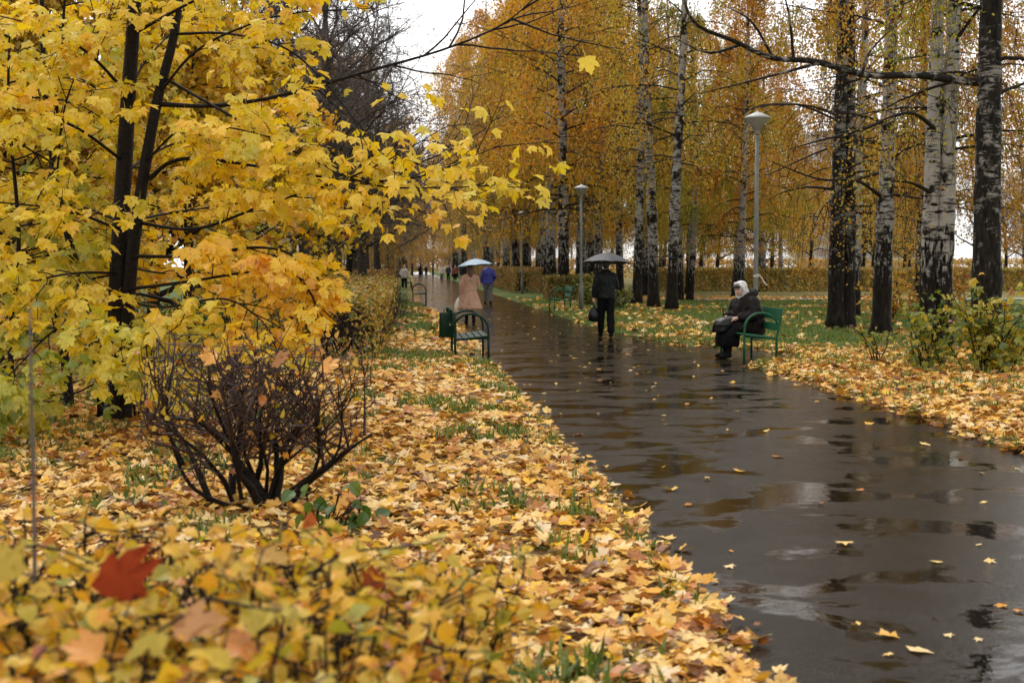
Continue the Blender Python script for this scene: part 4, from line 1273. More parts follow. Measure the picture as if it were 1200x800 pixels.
# ------- the bare twiggy bush in the left foreground
g = np.random.default_rng(5)
b0 = ground(308, 612); b0[2] = 0
st, tw, lf = MB(), MB(), MB()
HB = 1.12
tipsl = []
for i in range(15):
    a = g.uniform(0, 6.3); sp = g.uniform(.15, 1.0)
    base = np.array((g.normal() * .13, g.normal() * .10, -.03))
    q = curve(g, base, (math.cos(a) * sp * .62, math.sin(a) * sp * .42, 1.0), HB * g.uniform(.72, 1.0), 9, .17, -.02)
    r0 = g.uniform(.016, .042)
    st.tube(q, np.linspace(r0, .008, 9) * (1 + .12 * g.normal(size=9)), 7)
    tipsl.append(q)
def branch(q, lev):
    n = [6, 4, 2][lev]
    for k in range(n):
        c, d = along(q, np.array([g.uniform(.5 if lev == 0 else .15, .99)]))
        dr = unit(d[0]) * .55 + g.normal(size=3) * np.array((.75, .55, .35)) + (0, 0, .28)
        q2 = curve(g, c[0], dr, [.46, .28, .17][lev] * g.uniform(.5, 1.25), 6, .15, -.04)
        q2[:, 2] = np.clip(q2[:, 2], .30, HB + .05 * g.normal())
        q2[:, 0] = np.clip(q2[:, 0], -.64 + .04 * g.normal(), .70 + .05 * g.normal())
        tw.tube(q2, np.linspace([.010, .0055, .0035][lev], .0018, 6), 4, cap=False)
        if lev < 2: branch(q2, lev + 1)
        else: LFT.append(q2[-1])
LFT = []
for q in tipsl: branch(q, 0)
# low crooked stem to the left
for c in ([(300, 600), (262, 590), (225, 570), (205, 530), (196, 480), (200, 440)], [(310, 595), (360, 560), (395, 530), (402, 470)], [(285, 605), (255, 596), (232, 560)], [(215, 545), (195, 500), (188, 455)]):
    pts = spline([at(x, y, 8.35) - b0 for x, y in c], 20); st.tube(pts, np.linspace(.016, .006, 20), 6); branch(pts[8:], 1)
LFT = np.array(LFT); sel = g.choice(len(LFT), 150, replace=False)
put_mix(lf, [OVAL, LOBED], LFT[sel], frames(rvec(g, 150) + (0, -.4, .6), rvec(g, 150) + (0, 0, -.6)), g.uniform(.03, .075, 150), g.uniform(.5, 1, 150), g)
t = thing('bare_bush', 'almost leafless twiggy bush with thick dark stems in the left foreground', 'bush', b0)
st.obj('stems', M['bark'], t); tw.obj('twigs', M['redtwig'], t); lf.obj('leaves', M['shrub'], t)
# maple leaves caught in it
for px, py, s, mt_, lb in ((322, 420, .15, 'pinkleaf', 'pinkish fallen maple leaf caught on top of the bare bush'), (255, 418, .14, 'litter', 'orange brown fallen maple leaf caught at the left of the bare bush top'), (378, 425, .15, 'litter', 'yellow fallen maple leaf caught at the right of the bare bush top')):
    mb = MB(); put(mb, FLATS[2], np.zeros((1, 3)), frames(np.array([[g.normal() * .2, -.7, .7]]), np.array([[g.normal(), .2, -.4]])), [s], np.array([.35]))
    o = mb.obj('maple_leaf', M[mt_]); o.location = at(px, py, 8.1); tag(o, lb, 'leaf')
# green weed sprigs at its foot
bush('weed_sprig', 'few green leafy shoots growing at the foot of the bare bush', (b0[0] + .42, 7.6, 0), .25, .2, .42, 6, 40, (.06, .10), (.05, .08), [OVAL], 'shrub', (.55, .8, .5), cat='plant', seed=31, rs=.004)
# another bare bush further back, beneath the drooping boughs
bush('bare_bush', 'thin leafless hedge stems on the grass behind the maple boughs', (-2.6, 19.5, 0), 1.0, .4, .95, 16, 0, (.1, .1), (0, 0), [OVAL], 'shrub', (1, 1, 1), seed=33, twig_mat='twig')

# ------- the yellow-leaved hedge right in front of the camera
g = np.random.default_rng(9)
st, lf = MB(), MB()
LPp, LNn, LTt, Ltn = [], [], [], []
hx0, hx1, hy0, hy1 = -1.75, .13, 2.35, 4.25
def htop(x, y):
    e = np.minimum(np.minimum(x - hx0 + .3, hx1 - x), np.minimum(y - hy0 + .3, hy1 - y))
    return .62 + .24 * sstep(-.02, .35, e) + .14 * (fbm(x * 2.2 + 8, y * 2.2 + 3) - .5) - .10 * sstep(-.5, -1.2, x) * sstep(3.2, 2.6, y)
for i in range(520):
    x, y = g.uniform(hx0, hx1), g.uniform(hy0, hy1)
    h = htop(np.array([x]), np.array([y]))[0] * g.uniform(.85, 1.04)
    q = curve(g, (x, y, 0), (g.normal() * .22, g.normal() * .22, 1), h, 7, .16, -.1)
    q[:, 2] *= h / max(q[-1, 2], .1)
    st.tube(q, np.linspace(.008, .003, 7), 5, cap=False)
    for k in range(8):
        c, d = along(q, np.array([g.uniform(.45, 1) * .999])); q2 = curve(g, c[0], unit(d[0]) * .35 + g.normal(size=3) * (.7, .7, .3), g.uniform(.10, .26), 6, .15, .02)
        q2[:, 2] = np.minimum(q2[:, 2], h + .04)
        st.tube(q2, np.linspace(.003, .0013, 6), 4, cap=False)
        gap = fbm(np.array([x * 2.5 + 40]), np.array([y * 2.5 + 11]))[0]
        for u in np.linspace(.15, 1, 6):
            if g.random() < .30 + 2.6 * max(0, .50 - gap): continue
            c2, d2 = along(q2, np.array([u * .999]))
            o = unit(g.normal(size=3)); LPp.append(c2[0] + o * .012); LTt.append(o + unit(d2[0]) * .5 + (0, 0, -.2)); LNn.append(g.normal(size=3) * .55 + (0, -.25, .8)); Ltn.append(g.normal(.62, .13) - .4 * (g.random() < .06) + .3 * (g.random() < .05))
n = len(LPp)
print('hedge leaves', n)
# two long shoots reaching out of it
for c, Y in (([(330, 700), (400, 650), (480, 640), (520, 630)], 3.6), ([(-20, 640), (60, 642), (110, 660)], 3.3), ([(240, 700), (300, 712), (330, 716)], 2.7), ([(520, 760), (470, 745), (420, 720)], 3.0), ([(215, 720), (170, 752), (150, 790)], 2.6)):
    q = spline([at(x, y, Y) for x, y in c], 16); st.tube(q, np.linspace(.0045, .002, 16), 6)
    for u in np.linspace(.3, 1, 6):
        c2, d2 = along(q, np.array([u * .999])); o = rvec(g, 1)[0]; LPp.append(c2[0]); LTt.append(o); LNn.append(o * .3 + (0, -.3, .8)); Ltn.append(.4)
n = len(LPp)
put_mix(lf, [ROUND, OVAL, LOBED], np.array(LPp), frames(np.array(LNn), np.array(LTt)), g.uniform(.03, .058, n), np.array(Ltn), g)
t = thing('yellow_hedge', 'yellow-leaved low hedge with thin dark twigs filling the bottom left foreground', 'hedge', (0, 0, 0))
st.obj('stems', M['twig'], t); lf.obj('foliage', M['shrub'], t).color = (1.3, 1.22, 1, 1)
for px, py, Y, s, mt_, tone, nr, tip, lb in (
        (136, 702, 2.95, .18, 'redleaf', .6, (-.45, -.8, .5), (.15, .2, 1), 'red maple leaf standing up on top of the yellow hedge'),
        (258, 672, 3.2, .13, 'pinkleaf', .8, (.3, -.5, .8), (.6, .2, .4), 'pale tan maple leaf lying right of the red one on the yellow hedge'),
        (205, 745, 2.75, .17, 'pinkleaf', .5, (-.2, -.35, .9), (.9, .3, .1), 'pinkish brown maple leaf lying below the red one on the yellow hedge'),
        (120, 765, 2.6, .12, 'litter', .3, (.2, -.5, .8), (-.7, .2, -.2), 'orange fallen leaf low on the left of the yellow hedge'),
        (435, 690, 3.5, .10, 'redleaf', 1.0, (.5, -.8, .3), (.2, .1, 1), 'dark reddish leaf standing at the right part of the yellow hedge'),
        (480, 745, 3.1, .11, 'redleaf', 1.0, (.3, -.4, .9), (.8, .3, .1), 'brown red leaf lying at the right end of the yellow hedge'),
        (300, 655, 3.5, .14, 'pinkleaf', .7, (.1, -.3, 1), (.9, .3, 0), 'peach coloured leaf lying flat at the back of the yellow hedge'),
        (265, 752, 2.7, .11, 'litter', .22, (.2, -.5, .8), (.8, .2, -.3), 'rusty brown leaf near the bottom middle of the yellow hedge'),
        (6, 680, 2.9, .15, 'pinkleaf', 1.0, (.4, -.8, .4), (-.2, .1, 1), 'pale yellow leaf at the left edge of the yellow hedge')):
    mb = MB(); put(mb, MAPLES[3] if len(lb) % 2 else MAPLES[2], np.zeros((1, 3)), frames(np.array([nr], float), np.array([tip], float)), [s * (1.0 if 'standing up' in lb else .82)], np.array([tone])); mb.sm = [np.full(len(a), True) for a in mb.sm]
    o = mb.obj('maple_leaf', M[mt_]); o.location = at(px, py, Y); tag(o, lb, 'leaf')
# the thin upright shoot at the left
mb, lf = MB(), MB()
b0 = at(38, 700, 3.4); b0[2] = 0
q = spline([(0, 0, 0), at(40, 620, 3.4) - b0, at(37, 480, 3.4) - b0, at(35, 360, 3.4) - b0], 20); mb.tube(q, np.linspace(.006, .003, 20), 6)
t = thing('bare_shoot', 'single thin upright shoot rising out of focus at the left edge', 'plant', b0)
mb.obj('stem', M['greytwig'], t)
put(lf, OVAL, np.array([q[-1], q[-3], q[-6]]), frames(rvec(g, 3) + (0, -1, 0), rvec(g, 3) + (0, 0, .6)), np.array([.035, .03, .03]), np.array([.05, .1, .1])); lf.obj('leaves', M['shrub'], t)
# ================================================================== benches
def make_bench(name, label, loc, rotz, mat, group=None, L=1.8):
    t = thing(name, label, 'bench', loc, rotz, group)
    seat, back = MB(), MB()
    for i in range(5):
        seat.box((-.215 + i * .105, 0, .45 - .012 * i), (.092, L - .02, .028), Euler((0, R(4), 0)).to_matrix(), .006)
    seat.obj('seat', mat, t)
    for z, h in ((.585, .125), (.80, .19)):
        x = .255 + (z - .42) * .17
        back.box((x, 0, z), (.026, L + .06, h), Euler((0, R(9.5), 0)).to_matrix(), .006)
    back.obj('backrest', mat, t)
    for sy in (-1, 1):
        f = MB(); y = sy * (L / 2 - .06)
        f.tube([(.275, y, -.06), (.275, y, .42), (.30, y, .50), (.352, y, .80), (.37, y, .90)], .021, 10)
        f.tube([(-.265, y, .425), (0, y, .412), (.275, y, .395)], .019, 8)
        arc = [(-.275, y, -.06), (-.275, y, .30), (-.275, y, .54)]
        for a in np.linspace(math.pi, .12, 16)[1:]:
            arc.append((.015 + .29 * math.cos(a), y, .555 + .265 * math.sin(a)))
        f.tube(arc, .021, 10)
        f.obj('side_frame', mat, t)
    return t


nb_ = ground(872, 424)
make_bench('park_bench', 'bright green park bench on the right that the old woman sits on', (nb_[0] + .275, nb_[1] + .84, 0), R(0), M['bench'])
lb_ = ground(572.5, 426)
make_bench('park_bench', 'dark green park bench left of the path with a bag hung on it', (lb_[0] - .275, lb_[1] + .84, .0), R(180), M['bench2'])
make_bench('park_bench', 'empty green bench on the right verge beside the second lamp post', (5.25, 47.6, .02), R(0), M['bench'])
make_bench('park_bench', 'dark green empty bench further along the left edge of the path behind the couple', (.42, 58.3, .03), R(180), M['bench2'])
make_bench('park_bench', 'farthest tiny green bench on the left near the end of the path', (-.2, 96, .03), R(180), M['bench2'])

# the bag hung over the end of the left bench
bag = thing('shopping_bag', 'stiff dark green bag with short handle hung on the left bench back', 'bag', (lb_[0] - .66, lb_[1] + .30, .42), R(4))
mb = MB()
mb.loft([((0, 0, 0), .135, .05), ((0, 0, .02), .15, .065), ((0, 0, .25), .145, .06), ((0, 0, .40), .135, .035), ((0, 0, .415), .125, .025)], 24)
v = mb.v[0]; v[:, 0] = np.sign(v[:, 0]) * np.abs(v[:, 0]) ** .55 * .145 ** .45        # squared corners
mb.obj('body', M['bench2'], bag)
mb = MB()
for s in (-.03, .03):
    mb.tube(spline([(-.06, s, .39), (-.055, s * .7, .47), (0, s * .4, .505), (.055, s * .7, .47), (.06, s, .39)], 14), .009, 6)
mb.obj('handle', M['lamp'], bag)
mb = MB(); mb.lathe([(.001, 0), (.016, .001), (.016, .006), (.001, .008)], 12)
v = mb.v[0]; mb.v[0] = np.column_stack([v[:, 0] + .03, -.062 - v[:, 2], v[:, 1] + .21]); mb.obj('clasp', M['steel'], bag)

# ================================================================== lamp posts
LAMPM = None


def make_lamp(label, loc, H):
    t = thing('street_lamp', label, 'lamp post', loc)
    mb = MB(); mb.lathe([(.085, -.05), (.085, .75), (.078, .80), (.062, .84), (.048, .9), (.044, H * .5), (.038, H - .42)], 16); mb.obj('pole', M['lamp'], t)
    mb = MB(); mb.lathe([(.05, H - .46), (.06, H - .44), (.06, H - .38), (.09, H - .36), (.15, H - .26), (.245, H - .15), (.25, H - .13), (.001, H - .13)], 24); mb.obj('bowl', M['lampbowl'], t)
    mb = MB(); mb.lathe([(.262, H - .14), (.27, H - .12), (.19, H - .075), (.09, H - .03), (.03, H - .012), (.022, H + .01), (.001, H + .015)], 24); mb.obj('cap', M['lampcap'], t)
    return t


l1 = ground(885, 404)
make_lamp('nearest grey-green lamp post standing behind the bench of the seated woman', (l1[0], l1[1], 0), 4.72)
tp = MB(); tp.tube(spline([(-.05, -.02, 2.30), (.03, -.06, 2.33), (.1, -.06, 2.27), (.17, -.08, 2.15), (.22, -.06, 2.12)], 12), .014, 6); 
for ang in (0,): pass
tp.tube([(.052 * math.cos(a), .052 * math.sin(a), 2.30 + .012 * math.sin(a)) for a in np.linspace(0, 6.28, 16)], .011, 5)
o = tp.obj('ribbon', M['paper']); o.location = (l1[0], l1[1], -.9); tag(o, 'pale torn ribbon tied round the nearest lamp post', 'ribbon')
make_lamp('second lamp post, close to the empty bench on the right verge', (6.0, 47.6, 0), 4.45)
make_lamp('third lamp post along the right verge, seen above the far hedge', (6.35, 77, 0), 4.72)
make_lamp('fourth lamp post along the right verge, small beside the blue jacket', (6.4, 104, 0), 4.72)
make_lamp('farthest lamp post, tiny at the far right side of the path', (6.4, 178, 0), 4.72)

# ================================================================== people
def weld(name, mb, voxel, mat, parent=None, smooth_it=4, crumple=0.0):
    """fuse the rough shapes of the builder into one continuous skin"""
    me = mb.mesh(name)
    tmp = bpy.data.objects.new('tmp', me); COL.objects.link(tmp)
    m1 = tmp.modifiers.new('r', 'REMESH'); m1.mode = 'VOXEL'; m1.voxel_size = voxel; m1.use_smooth_shade = True
    m2 = tmp.modifiers.new('s', 'SMOOTH'); m2.iterations = smooth_it; m2.factor = .5
    dg = bpy.context.evaluated_depsgraph_get(); dg.update()
    out_ = bpy.data.meshes.new_from_object(tmp.evaluated_get(dg))
    out_.name = name
    bpy.data.objects.remove(tmp); bpy.data.meshes.remove(me)
    out_.materials.clear()
    if crumple:                                  # soft folds and creases of the cloth
        k = len(out_.vertices)
        co = np.empty(k * 3, np.float32); nn = np.empty(k * 3, np.float32)
        out_.vertices.foreach_get('co', co); out_.vertices.foreach_get('normal', nn)
        co = co.reshape(-1, 3); nn = nn.reshape(-1, 3)
        q = co * np.array((13., 13., 5.)) + len(name)
        f = fbm(q[:, 0] + q[:, 2] * .6, q[:, 1] + q[:, 2] * .8, 3) - .5
        f2 = fbm(co[:, 2] * 22 + 3 * co[:, 0], co[:, 0] * 7 + co[:, 1] * 7 + 9, 2) - .5
        co = co + nn * (f * 2.2 + f2 * .35)[:, None] * crumple
        out_.vertices.foreach_set('co', co.ravel()); out_.update()
    return link(name, out_, parent, mat)


def head_shape(mb, c, yaw=0.0, pitch=0.0, s=1.0):
    """head with its face towards local +y (before yaw and pitch)"""
    Mr = Euler((pitch, 0, yaw)).to_matrix()
    P = lambda x, y, z: np.array(c) + np.array(Mr @ Vector((x * s, y * s, z * s)))
    mb.ball(P(0, -.012, .035), (.074 * s, .093 * s, .092 * s), Mr)
    mb.ball(P(0, .022, -.045), (.056 * s, .068 * s, .072 * s), Mr)
    mb.ball(P(0, .062, -.088), (.028 * s, .025 * s, .024 * s), Mr, 2)        # chin
    mb.tube([P(0, .082, .025), P(0, .100, -.005), P(0, .112, -.022), P(0, .090, -.034)], [.008 * s, .011 * s, .014 * s, .008 * s], 8)   # nose
    mb.tube([P(-.045, .078, .040), P(0, .090, .042), P(.045, .078, .040)], .010 * s, 6)   # brow
    for sx in (-1, 1):
        mb.ball(P(sx * .076, -.005, .0), (.010 * s, .022 * s, .032 * s), Mr, 2)          # ears
        mb.ball(P(sx * .038, .068, -.025), (.022 * s, .022 * s, .022 * s), Mr, 2)
    mb.tube([P(-.022, .088, -.055), P(0, .096, -.053), P(.022, .088, -.055)], .007 * s, 6)
    return P


def hand_shape(mb, w, d, palm_n, s=1.0, curl=.5, side=1):
    """palm, four fingers of different length and a thumb leaving the side of the palm; d points along the hand"""
    d = unit(d); n = unit(np.asarray(palm_n) - d * np.dot(palm_n, d)); x = np.cross(d, n) * side
    w = np.asarray(w, float)
    mb.tube([w - d * .02 * s, w + d * .03 * s, w + d * .085 * s], [.026 * s, .034 * s, .036 * s], 10)
    for i, (o, L) in enumerate(((-.030, .068), (-.010, .080), (.011, .074), (.031, .056))):
        p0 = w + d * .07 * s + x * o * s
        p = [p0]; dd = d
        for k, f in enumerate((.3, .42, .32, .26)):
            a = curl * (.25, .6, .75, .5)[k]
            dd = unit(dd * math.cos(a) + n * math.sin(a)); n_ = n
            p.append(p[-1] + dd * L * f * s)
        mb.tube(p, np.array([.0105, .0100, .0095, .009, .0075]) * s, 6)
    t0 = w + d * .025 * s - x * .022 * s
    mb.tube([t0, t0 - x * .026 * s + d * .03 * s + n * .012 * s, t0 - x * .022 * s + d * .058 * s + n * .026 * s, t0 - x * .008 * s + d * .078 * s + n * .034 * s], np.array([.015, .013, .011, .009]) * s, 7)


def body_mesh(J, hands=(.7, .7), yaw=0, pitch=0, tl=0.0):
    """one continuous figure from joints: hips, knees, ankles, shoulders, elbows, wrists, neck, head"""
    mb = MB()
    pel = (np.array(J['hipL']) + J['hipR']) / 2
    ch = (np.array(J['shL']) + J['shR']) / 2
    nk = np.array(J['neck']); hd = np.array(J['head'])
    mid_ = (pel + ch) / 2
    mb.loft([(pel + (0, 0, -.10), .10, .08), (pel, .16, .105), (pel * .5 + mid_ * .5, .145, .095), (mid_, .14, .09), (mid_ * .4 + ch * .6, .165, .105), (ch + (0, 0, -.02), .165, .095), (ch + (0, 0, .045), .10, .06)], 20)
    mb.tube([ch, nk, hd + (0, 0, -.05)], [.065, .055, .052], 12)
    P = head_shape(mb, hd, yaw, pitch)
    for s_ in 'LR':
        sh, el, wr = (np.array(J[k + s_]) for k in ('sh', 'el', 'wr'))
        mb.ball(sh, .06, None, 2)
        mb.tube([sh, sh * .6 + el * .4, el, el * .65 + wr * .35, wr], [.056, .05, .040, .042, .027], 12)
        hp, kn, an = (np.array(J[k + s_]) for k in ('hip', 'kn', 'an'))
        mb.tube([hp + (0, 0, .04), hp * .6 + kn * .4, kn, kn * .65 + an * .35, an], [.092, .082, .056, .058, .036], 14)
        hd_ = np.array(J.get('hd' + s_, (0, .1, -1.0))); pn = np.array(J.get('pn' + s_, (0, 1, 0)))
        hand_shape(mb, wr, hd_, pn, 1.0, hands[0 if s_ == 'L' else 1], 1 if s_ == 'L' else -1)
        tf = np.array(J.get('toe' + s_, an + (0, .16, -.05)))
        mb.tube([an + (0, -.03, -.03), an * .5 + tf * .5 + (0, 0, -.02), tf], [.036, .038, .025], 10)
    return mb, P


def face_bits(P, parent, hairmat):
    for s_ in (-1, 1):
        mb = MB(); mb.ball(P(s_ * .032, .076, .018), .0105, None, 2); mb.obj('eye', M['eye'], parent)
    mb = MB(); mb.tube([P(-.024, .090, -.0565), P(0, .101, -.054), P(.024, .090, -.0565)], [.003, .0065, .003], 8); mb.obj('mouth', M['lips'], parent)


def shoes(J, parent, mat, boot=0.0):
    for s_ in 'LR':
        an = np.array(J['an' + s_]); tf = np.array(J.get('toe' + s_, an + (0, .16, -.05)))
        f = unit(tf - an)
        mb = MB()
        mb.tube([an + (0, -.045, -.045), an * .6 + tf * .4 + (0, 0, -.022), tf + f * .0, tf + f * .035], [.044, .048, .042, .022], 12)
        kn = np.array(J['kn' + s_]); mb.tube([an + (0, 0, -.03), an + (kn - an) * max(.15, boot)], [.048, .05 + .018 * boot], 12)
        weld('shoe', mb, .012, mat, parent)


def trousers(J, parent, mat, r=1.0):
    mb = MB()
    pel = (np.array(J['hipL']) + J['hipR']) / 2
    mb.loft([(pel + (0, 0, -.10), .13, .10), (pel, .178, .125), (pel + (0, 0, .12), .165, .115)], 20)
    for s_ in 'LR':
        hp, kn, an = (np.array(J[k + s_]) for k in ('hip', 'kn', 'an'))
        mb.tube([hp + (0, 0, .02), hp * .55 + kn * .45, kn, kn * .5 + an * .5, an + (0, 0, .015)], np.array([.112, .102, .080, .078, .070]) * r, 14)
    return weld('trousers', mb, .014, mat, parent, 3, .018)


def jacket(J, parent, mat, hem=-.08, wid=1.0, name='jacket', sl=1.0, coat=None, fold=0.0, collar=.075):
    mb = MB()
    pel = (np.array(J['hipL']) + J['hipR']) / 2; ch = (np.array(J['shL']) + J['shR']) / 2; mid_ = (pel + ch) / 2; nk = np.array(J['neck'])
    secs = []
    if coat: secs += coat
    secs += [(pel + (0, 0, hem if not coat else 0), .192 * wid, .145 * wid), (pel * .5 + mid_ * .5, .185 * wid, .14 * wid), (mid_, .180 * wid, .135 * wid), (mid_ * .45 + ch * .55, .20 * wid, .14 * wid), (ch + (0, 0, -.02), .205 * wid, .13 * wid), (ch + (0, 0, .045), .165 * wid, .105 * wid), (ch + (0, 0, .085), .11 * wid, .09 * wid), (nk + (0, 0, .03), collar, collar)]
    if coat:
        a = MB(); a.loft(coat[:1] + coat[1:] + [secs[len(coat)]], 40, None, 0); 
    mb.loft(secs, 36)
    if coat and fold:
        k = 36; v = mb.v[0].reshape(len(secs), k, 3); an_ = np.arange(k) * 2 * math.pi / k
        for i in range(len(coat)):
            f = 1 + fold * (1 - i / len(coat)) * np.cos(an_ * 8 + .8 * np.sin(an_ * 3)); c = np.array(secs[i][0])
            v[i, :, :2] = c[:2] + (v[i, :, :2] - c[:2]) * f[:, None]
    for s_ in 'LR':
        sh, el, wr = (np.array(J[k + s_]) for k in ('sh', 'el', 'wr'))
        mb.ball(sh + (0, 0, -.02), .086 * wid, None, 2)
        mb.tube([sh, sh * .55 + el * .45, el, el * .5 + wr * .5, wr + unit(el - wr) * .01], np.array([.088, .078, .066, .058, .050]) * sl, 14)
    return weld(name, mb, .014, mat, parent, 3, .02)


def hair_cap(P, parent, mat, long_=0.0, name='hair'):
    mb = MB()
    c = P(0, -.028, .042); mb.ball(c, (.083, .090, .095), None, 3)
    mb.ball(P(0, -.045, -.01), (.078, .070, .085), None, 3)
    if long_: mb.tube([P(0, -.06, 0), P(0, -.085, -.12), P(.0, -.09, -.12 - long_ * .5), P(0, -.08, -.12 - long_)], [.078, .085, .075, .035], 14)
    return weld(name, mb, .013, mat, parent, 3)


def standing(h=1.75, step=.16, arms=('down', 'hold'), lean=0.0):
    k = h / 1.75
    J = dict(hipL=(-.09, 0, .93), hipR=(.09, 0, .93), knL=(-.095, step * .55, .50), knR=(.095, -step * .25, .50), anL=(-.09, step, .095), anR=(.09, -step, .105),
             shL=(-.165, .02 + lean, 1.385), shR=(.165, .02 + lean, 1.385), neck=(0, .03 + lean, 1.50), head=(0, .055 + lean, 1.62))
    J['toeL'] = (-.10, step + .17, .045); J['toeR'] = (.10, -step + .16, .045)
    for s_, sx, a in (('L', -1, arms[0]), ('R', 1, arms[1])):
        if a == 'down':
            J['el' + s_] = (sx * .255, .0 + lean, 1.13); J['wr' + s_] = (sx * .265, .05, .88)
            J['hd' + s_] = (0, .12, -1.); J['pn' + s_] = (-sx, .2, 0)
        elif a == 'hold':
            J['el' + s_] = (sx * .25, .03 + lean, 1.14); J['wr' + s_] = (sx * .15, .25 + lean, 1.26)
            J['hd' + s_] = (-sx * .55, .5, .5); J['pn' + s_] = (-sx * .6, -.6, .1)
        elif a == 'pocket':
            J['el' + s_] = (sx * .29, -.05 + lean, 1.15); J['wr' + s_] = (sx * .20, .12, .97)
            J['hd' + s_] = (-sx * .5, .7, -.6); J['pn' + s_] = (-sx, 0, 0)
    return {a: np.array(b, float) * k for a, b in J.items()}


def person(label, loc, rotz, J, build, hands=(.7, .9), yaw=0, pitch=0, voxel=.008, group=None):
    mb, P = body_mesh(J, hands, yaw, pitch)
    o = weld('person', mb, voxel, M['skin'], None, 3)
    o.location = loc; o.rotation_euler = (0, 0, rotz)
    tag(o, label, 'person', group)
    face_bits(P, o, None)
    build(o, J, P)
    return o


def umbrella(label, loc, tilt, Rr, cloth, grip, rise=.30, n=8):
    """canopy of n sagging panels with ribs and a shaft down to the gripping hand (local space at the canopy's top)"""
    t = thing('umbrella', label, 'umbrella', loc)
    t.rotation_euler = tilt
    Mi = Euler(tilt).to_matrix().inverted()
    gl = np.array(Mi @ Vector(np.asarray(grip) - np.asarray(loc)))
    prof = lambda r: -rise * Rr * (1 - math.cos(r * 1.45)) / (1 - math.cos(1.45))
    cn = MB(); m, k = 9, n * 8
    V = []
    for i in range(m):
        r = i / (m - 1)
        for j in range(k):
            a = 2 * math.pi * j / k; ph = (j % 8) / 8
            b = 4 * ph * (1 - ph)
            rr_ = r * Rr * (1 - .075 * b * r)
            V.append((rr_ * math.cos(a), rr_ * math.sin(a), prof(r) - .0 + .028 * b * r * r * Rr - .02 * b * r * (1 - r)))
    i0 = np.arange(m - 1)[:, None] * k; j = np.arange(k)[None]; j2 = (j + 1) % k
    cn.add(np.array(V), [np.stack([i0 + j, i0 + j2, i0 + k + j2, i0 + k + j], -1).reshape(-1, 4)])
    cn.obj('canopy', cloth, t)
    mb = MB(); mb.tube([(0, 0, -.01), (0, 0, -.3), (0, 0, gl[2] + .04)], .006, 8); mb.obj('shaft', M['steel'], t)
    mb = MB(); mb.tube(spline([(0, 0, gl[2] + .07), (0, 0, gl[2] - .06), (0, .005, gl[2] - .10), (0, .03, gl[2] - .125), (0, .055, gl[2] - .10)], 14), .013, 8); mb.obj('handle', M['black'], t)
    mb = MB(); mb.lathe([(.012, -.005), (.010, .02), (.005, .05), (.001, .055)], 10); mb.obj('ferrule', M['steel'], t)
    for q in range(n):
        a = 2 * math.pi * q / n; ca, sa = math.cos(a), math.sin(a)
        mb = MB(); mb.tube([(r * Rr * ca, r * Rr * sa, prof(r) - .008) for r in np.linspace(.02, 1.0, 9)], .0028, 4)
        mb.tube([(0, 0, -.36 * Rr - .12), (.5 * Rr * ca, .5 * Rr * sa, prof(.5) - .01)], .0025, 4)
        mb.obj('rib', M['steel'], t)
    return t


def W(o_loc, rotz, p):
    c, s_ = math.cos(rotz), math.sin(rotz); p = np.asarray(p)
    return np.array((o_loc[0] + c * p[0] - s_ * p[1], o_loc[1] + s_ * p[0] + c * p[1], o_loc[2] + p[2]))


# man with the grey umbrella and a black bag, walking away
p1 = ground(710, 395.5); r1 = R(2)
J = standing(1.76, .15, ('down', 'hold'))
def dress(o, J, P):
    trousers(J, o, M['trousers'], 1.06); jacket(J, o, M['blackcoat'], -.06, 1.12, sl=1.08); shoes(J, o, M['black']); hair_cap(P, o, M['hairdark'])
person('man in a black jacket and dark trousers walking away under a grey umbrella', p1, r1, J, dress)
hand_r = W(p1, r1, J['wrR'] + np.array((-.05, .06, .05)))
top = W(p1, r1, (.05, .10, 1.90))
umbrella('dark grey open umbrella held by the man in black', top, (R(-4), R(2), 0), .57, M['greybrolly'], hand_r, .40)
hb = W(p1, r1, J['wrL'] + np.array((0, .01, -.07)))
bag = thing('carrier_bag', 'black carrier bag hanging from the left hand of the man in black', 'bag', hb - (0, 0, .46))
mb = MB(); mb.loft([((0, 0, 0), .06, .05), ((0, 0, .03), .12, .085), ((0, 0, .16), .135, .09), ((0, 0, .27), .10, .06), ((0, 0, .34), .035, .03), ((0, 0, .38), .02, .02)], 20, fold=.12, nf=5); mb.obj('body', M['leather'], bag)
mb = MB(); mb.tube(spline([(-.02, 0, .36), (-.025, 0, .42), (0, 0, .46), (.025, 0, .42), (.02, 0, .36)], 12), .008, 6); mb.obj('handle', M['leather'], bag)

# woman in the beige coat under the pale blue umbrella
p2 = ground(551, 379.5); r2 = R(6)
J = standing(1.66, .10, ('down', 'hold'))
def dress(o, J, P):
    pel = (J['hipL'] + J['hipR']) / 2
    coat = [(np.array((0, .02, .42)), .35, .28), (np.array((0, .02, .45)), .345, .28), (np.array((0, .015, .66)), .275, .22), (np.array((0, .01, .84)), .215, .175)]
    jacket(J, o, M['beige'], 0, .98, 'coat', 1.0, coat, .07)
    mb = MB()
    for s_ in 'LR': mb.tube([J['kn' + s_] + (0, 0, .15), J['kn' + s_], J['an' + s_]], [.06, .055, .04], 10)
    mb.obj('stockings', M['black'], o)
    shoes(J, o, M['black'], .55); hair_cap(P, o, M['hairbrown'], .30)
person('woman with long brown hair in a flared beige coat and black boots walking away', p2, r2, J, dress)
hand_r = W(p2, r2, J['wrR'] + np.array((-.05, .06, .05)))
top = W(p2, r2, (.15, .16, 1.80))
umbrella('pale blue and white open umbrella above the woman in the beige coat', top, (R(-3), R(-5), 0), .52, M['bluebrolly'], hand_r, .36)
hb = W(p2, r2, J['wrL'] + np.array((-.02, .01, -.09)))
